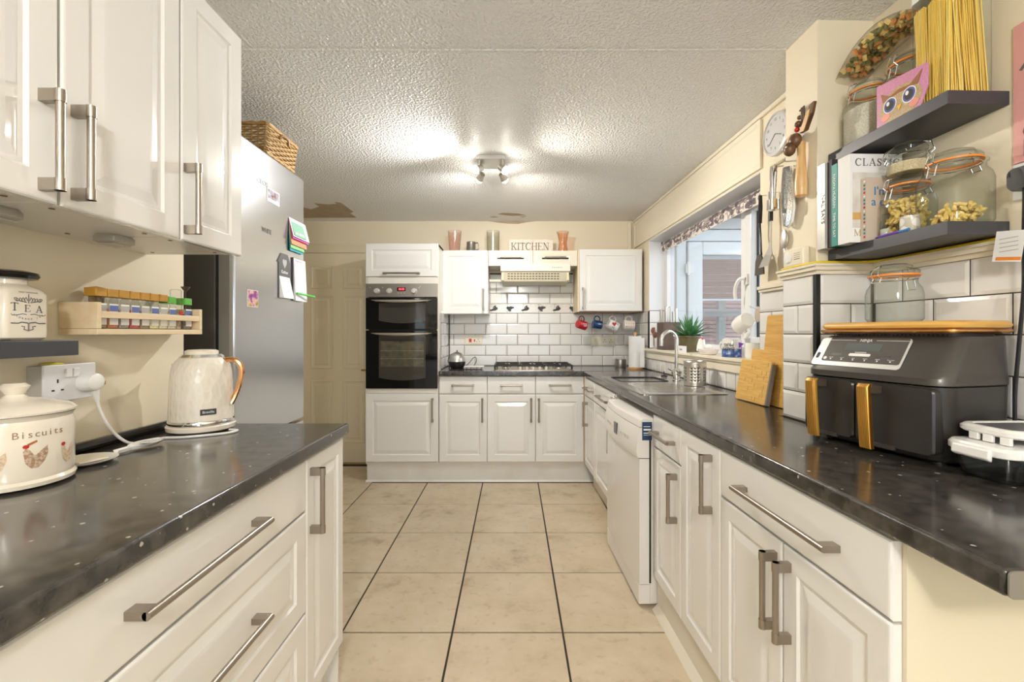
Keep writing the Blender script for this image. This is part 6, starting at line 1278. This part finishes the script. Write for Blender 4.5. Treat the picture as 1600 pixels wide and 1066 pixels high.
sb2 = thing('small_bottle', 'tiny clear glass bottle in front of the beige paperback', 'bottle', (BV+.065, 1.312, ZL), FR); MB().lathe([(0, ZL), (.014, ZL), (.015, ZL+.004), (.015, ZL+.048), (.008, ZL+.058), (.008, ZL+.066), (.010, ZL+.067), (.010, ZL+.074), (0, ZL+.075)], BV+.068, 1.312, 18).build('glass', M_JG, sb2); MB().lathe([(0, ZL+.003), (.013, ZL+.003), (.013, ZL+.030), (0, ZL+.030)], BV+.068, 1.312, 16).build('salt', M_PAPER, sb2)
clip_jar('clip-top jar of fusilli on the lower shelf', .508, 1.277, ZL, .054, .165, ('pieces', M_PASTA, .82), 4, ca=PI*.95)
clip_jar('small clip-top jar of oats stacked on the fusilli jar', .508, 1.277, ZL+.1785, .050, .050, ('solid', M_OATS, .78), None, False, ca=-.9)
clip_jar('large clip-top jar with a little pasta left in the bottom',   .520, 1.158, ZL, .064, .195, ('slope', M_PASTA, .30), 4, ca=PI)
em = thing('patterned_mug', 'small white patterned mug in front of the jars', 'mug', (.455, 1.205, ZL), FR); MB().lathe([(0, ZL), (.020, ZL), (.022, ZL+.004), (.022, ZL+.044), (.020, ZL+.044), (.020, ZL+.006), (0, ZL+.006)], .462, 1.222, 24).build('cup', ramp_mat('leafy_china', 'voronoi', 45, [(.25, (.82, .80, .76)), (.45, (.80, .78, .74)), (.55, (.55, .50, .40))], .2), em)
tag(MB().ball((.505, 1.166, ZL+.025), .026, 14, 8, .9, .7, .8).build('pink_eraser', mat('pink_rubber', (.80, .26, .24), .6), frame=FR), 'pink rounded rubber seen through the large jar', 'rubber')
pn = thing('purple_pen', 'purple and blue felt pen lying at the shelf edge', 'pen', (.445, 1.26, ZL), FR); MB().tube([(.444, 1.235, ZL+.005), (.446, 1.295, ZL+.005), (.447, 1.318, ZL+.005)], [.0045, .0045, .002], 8).build('barrel', mat('purple_plastic', (.13, .04, .40), .35), pn); MB().tube([(.443, 1.205, ZL+.005), (.444, 1.234, ZL+.005)], .0046, 8).build('cap', mat('blue_plastic', (.04, .22, .55), .35), pn)

# ---- far right edge: pink poster, socket with black plug, label
ps_ = thing('pink_poster', 'pink poster at the right edge of the wall', 'poster', (VW-.002, .95, 1.64), FR)
slab('sheet', ramp_mat('pink_wash', 'noise', 3, [(.3, (.66, .28, .27)), (.55, (.76, .40, .37)), (.8, (.78, .50, .45))], .6), ps_, VW-.006, .70, 1.648, VW-.001, 1.080, 1.985)
text('G', .050, mat('plum_ink', (.16, .06, .06), .5), ps_, (VW-.0066, 1.062, 1.718), TR, align='LEFT'); text('I', .060, MATS['plum_ink'], ps_, (VW-.0066, 1.062, 1.678), TR, align='LEFT'); MB().poly(MP('R', VW-.006), [(1.068, 1.872), (1.030, 1.915), (1.020, 1.912), (1.062, 1.868)], 0, .0006).build('stem_print', M_GREYINK, ps_, smooth=False)
wp = thing('charger_socket', 'white socket with a black plug-in charger under the pink poster', 'socket', (VW-.03, 1.0, 1.555), FR); slab('face_plate', M_WPLAST, wp, VW-.012, .92, 1.556, VW-.001, 1.078, 1.644, .003); b = MB(); b.loft([[(x, y, z) for y, z in rrect(.985-i, 1.055+i, 1.570, 1.620, .014, 4)] for x, i in ((VW-.012, 0), (VW-.045, .002), (VW-.062, -.008))]); b.build('plug', M_BLACK, wp)
MB().tube(spline([(VW-.050, 1.02, 1.572), (VW-.048, 1.022, 1.52), (VW-.040, 1.03, 1.44), (VW-.034, 1.035, 1.34), (VW-.028, 1.05, 1.20), (VW-.026, 1.06, 1.06), (VW-.026, 1.05, ZT+.006), (VW-.05, .95, ZT+.006)], 6), .004, 8).build('flex', M_BLACK, wp)
lb = thing('care_label', 'white printed card with orange strip below the charger socket', 'label', (VW-.04, 1.05, 1.40), FR)
b = MB(); b.box(VW-.053, 1.020, 1.405, VW-.052, 1.082, 1.478); b.xf(Matrix.Translation((VW-.052, 1.05, 1.44)) @ Matrix.Rotation(.15, 4, 'X') @ Matrix.Translation((-VW+.052, -1.05, -1.44))); b.build('card', M_PAPER, lb, smooth=False); MB().box(VW-.0536, 1.020, 1.408, VW-.0531, 1.074, 1.416).xf(Matrix.Translation((VW-.052, 1.05, 1.44)) @ Matrix.Rotation(.15, 4, 'X') @ Matrix.Translation((-VW+.052, -1.05, -1.44))).build('strip', M_ORANGE, lb, smooth=False)
for q in range(4): MB().box(VW-.0536, 1.030, 1.430+q*.010, VW-.0531, 1.070, 1.432+q*.010).build('print_line', mat('print_grey', (.50, .50, .50), .6), lb, smooth=False)

# ================================================================== AIR FRYER, BOARD AND CONTAINERS ON THE RIGHT WORKTOP
yaw = math.radians(-76); af = thing('air_fryer', 'dark grey twin-drawer air fryer with copper-gold handles', 'air fryer', (.945, 1.200, ZT), rz=yaw)
M_AF = mat('fryer_charcoal', (.095, .088, .080), .33, .6); M_AFB = mat('fryer_black', (.030, .027, .024), .30)
def afs(z, f, w=.182, r=.045, bk=.242): return [(x, y, z) for x, y in rrect(-w, w, f, bk, r, 6)]
MB().loft([afs(.004, .030, .165), afs(.012, .014, .172), afs(.030, .006, .178), afs(.186, .0, .182)]).build('lower_body', M_AFB, af)
bo_ = MB().loft([afs(.1875, .006, .181), afs(.190, -.004, .184), afs(.206, -.004, .184), afs(.216, .004, .182), afs(.300, .058, .176, .04), afs(.306, .064, .172, .036)]).build('upper_body', M_AF, af)
MB().loft([afs(.3065, .075, .160, .03, .225), afs(.312, .075, .160, .03, .225)]).build('vent_slab', M_BLACK, af)
for q in range(30): slab('vent_rib', M_AF, af, -.150+q*.0102, .0735, .3068, -.146+q*.0102, .0748, .3118)
# control panel on the slope
sl_ = Vector((0, .054, .084)).normalized(); nn_ = Vector((0, -.084, .054)).normalized(); pc0 = Vector((0, .004, .216))
def mpa(a, s, o): p = pc0 + sl_*s + nn_*(o+.0008); return (a, p.y, p.z)
def rr2(a0, a1, s0_, s1_, r): return rrect(a0, a1, s0_, s1_, r, 4)
MB().poly(mpa, rr2(-.168, .082, .004, .098, .010), 0, .0010).build('panel_trim', mat('silver_trim', (.70, .69, .67), .3, .5), bo_, smooth=False)
pn_ = MB().poly(mpa, rr2(-.140, .076, .018, .099, .006), .0010, .0016).build('control_panel', mat('panel_dark', (.115, .105, .095), .22, .3), bo_, smooth=False)
MB().poly(mpa, rr2(-.162, -.152, .026, .046, .004), .0010, .0016).build('badge_slot', M_INK, bo_, smooth=False)
MB().poly(mpa, rr2(-.084, .016, .056, .080, .002), .0016, .0020).build('display', mat('lcd', (.10, .12, .12), .12, coat=.4), pn_, smooth=False)
MB().poly(mpa, rr2(-.064, -.004, .038, .047, .004), .0016, .0020).build('mode_key', M_WPLAST, pn_, smooth=False)
for a0, a1 in ((-.140, -.062), (-.006, .076)): MB().poly(mpa, [(a0, .0895), (a1, .0895), (a1, .0905), (a0, .0905)], .0016, .0019).build('trim_line', M_WPLAST, pn_, smooth=False)
rotp = math.atan2(.084, .054)
def ptext(s, sz, a, q): return text(s, sz, M_WPLAST, pn_, mpa(a, q, .0018), (rotp, 0, 0), ext=.0001)
ptext('NINJA', .0125, -.034, .0895); MB().poly(mpa, [(-.050, .050), (-.018, .050), (-.018, .0515), (-.050, .0515)], .0016, .0019).build('print_line', M_WPLAST, pn_, smooth=False)
for q, w_ in enumerate(('AIR FRY', 'ROAST', 'BAKE', 'REHEAT', 'DEHYD', 'MAX CRISP')): ptext(w_, .0035, -.112+q*.033, .0305); MB().poly(mpa, rr2(-.114+q*.033, -.110+q*.033, .024, .0275, .001), .0016, .0019).build('led', M_WPLAST, pn_, smooth=False)
MB().poly(mpa, ell(-.130, .028, .005, .005, 16), .0016, .0020).build('power_key', M_WPLAST, pn_, smooth=False); MB().poly(mpa, rr2(-.115, -.085, .038, .046, .003), .0016, .0018).build('zone_key', M_AF, pn_, smooth=False); MB().poly(mpa, rr2(.020, .048, .038, .046, .003), .0016, .0018).build('zone_key', M_AF, pn_, smooth=False)
# drawers
M_GOLDW = ramp_mat('copper_gold_grain', 'wave', 16, [(.2, (.16, .055, .008)), (.5, (.52, .23, .03)), (.8, (.75, .42, .07))], .28, .5, stretch=(6, 1, .15))
for a0, a1, hx_ in ((-.176, -.024, -.112), (-.020, .168, .040)):
    dr = MB().loft([[(a, f, z) for a, z in rrect(a0+i, a1-i, .026, .182, .012, 4)] for i, f in ((0, .03), (0, -.006), (.004, -.010))]).build('drawer', M_AFB, af)
    b = MB(); b.loft([[(hx_+x, y, z) for x in (-.013, .013)] + [(hx_+x, y2, z2) for x in (.013, -.013) for y2, z2 in [(y, z-.022)]] for y, z in ((-.009, .178), (-.040, .180), (-.052, .180))]); b.build('handle_arm', mat('fryer_bracket', (.07, .05, .035), .35), dr, smooth=False, bevel=.004)
    b = MB(); b.loft([[(hx_+x, y0_+y, z) for x, y in rrect(-.0155, .0155, -.008, .009, .006, 3)] for z, y0_ in ((.184, -.050), (.176, -.056), (.10, -.052), (.022, -.046), (.018, -.044))]); b.build('handle_bar', M_GOLDW, dr)
    b = MB(); b.loft([[(hx_+x, y, z) for x, z in rrect(-.02, .045, .020, .030, .003, 3)] for y in (-.009, -.014)]); b.build('drawer_lip', M_AF, dr, smooth=False)
for x in (-.14, .14): MB().cyl((x, .05, .0005), (x, .05, .006), .014, n=14).build('foot', M_BLACK, af)
# baking sheet and wooden board on top
bs = thing('copper_tray', 'copper baking sheet on top of the air fryer', 'tray', (.945, 1.200, ZT), rz=yaw); MB().loft([[(x, y, z) for x, y in rrect(-.178+i, .178-i, .040+i, .252-i, .02, 4)] for z, i in ((.3125, .008), (.318, 0), (.323, 0), (.323, .003), (.3175, .010))]).build('sheet', mat('copper_sheet', (.75, .36, .12), .25, .9), bs)
wbd = thing('round_edge_board', 'thick wooden board with rounded edges on the copper tray', 'chopping board', (.945, 1.200, ZT), rz=yaw); MB().loft([[(x, y, z) for x, y in rrect(-.182+i, .182-i, .048+i, .250-i, .03, 5)] for z, i in ((.3238, .008), (.328, .002), (.334, 0), (.340, .002), (.3445, .008))]).build('board', M_BAMBOO, wbd)
kj = clip_jar('empty clip-top jar on the wooden board above the air fryer', 0, 0, 0, .064, .140, None, None, group='clip-top glass jars', ca=.2)
kj.parent = None; kj.location = (1.062, 1.245, ZT+.3450); kj.rotation_euler = (0, 0, 0)
# glass food containers with white clip lids (right frame)
M_CG = glass('container_glass', (.80, .83, .84), 1.6); gx0, gx1, gy0, gy1 = .352, .545, .890, 1.012; G0 = ZT+.001
gc = thing('glass_container', 'rectangular glass food container with white clip lid beside the air fryer', 'food container', (.45, .95, ZT), FR)
MB().loft([[(x, y, z) for x, y in rrect(gx0+i, gx1-i, gy0+i, gy1-i, .028, 6)] for z, i in ((G0, .016), (G0+.004, .008), (G0+.030, .003), (G0+.062, 0), (G0+.062, .004), (G0+.030, .007), (G0+.008, .012))]).build('glass_dish', M_CG, gc)
MB().loft([[(x, y, z) for x, y in rrect(gx0-.008+i, gx1+.008-i, gy0-.008+i, gy1+.008-i, .030, 6)] for z, i in ((G0+.056, .002), (G0+.058, 0), (G0+.070, 0), (G0+.076, .004), (G0+.078, .018))]).build('lid', M_WPLAST, gc)
b = MB(); b.loft([[(gx0-.016+x, y, G0+z) for x, z in ((0, .050), (.010, .044), (.012, .072), (.002, .070))] for y in (gy0+.022, gy0+.030, gy1-.030, gy1-.022)]); b.build('clip', M_WPLAST, gc, bevel=.003); b = MB(); b.loft([[(x, gy0-.016+y, G0+z) for y, z in ((0, .050), (.010, .044), (.012, .072), (.002, .070))] for x in (gx0+.03, gx1-.03)]); b.build('clip', M_WPLAST, gc, bevel=.003)
gl = thing('spare_lid', 'spare white clip lid with grey seal lying on the glass container', 'lid', (.47, .96, ZT+.08), FR)
MB().loft([[(x, y, z) for x, y in rrect(gx0+.022+i, gx1+.02-i, gy0+.000+i, gy1+.010-i, .030, 6)] for z, i in ((G0+.094, .004), (G0+.098, 0), (G0+.106, 0), (G0+.111, .005), (G0+.111, .014), (G0+.107, .016))]).build('rim', M_WPLAST, gl)
MB().loft([[(x, y, z) for x, y in rrect(gx0+.040, gx1+.002, gy0+.018, gy1-.008, .022, 6)] for z in (G0+.105, G0+.109)]).build('seal', mat('grey_seal', (.12, .12, .125), .4), gl)
for y in (gy0+.016, gy0+.050, gy0+.078): slab('clip', M_WPLAST, gl, gx0+.024, y, G0+.079, gx0+.032, y+.020, G0+.096, .002)
for x in (gx0+.06, gx0+.13): slab('clip', M_WPLAST, gl, x, gy0+.003, G0+.079, x+.045, gy0+.010, G0+.096, .002)
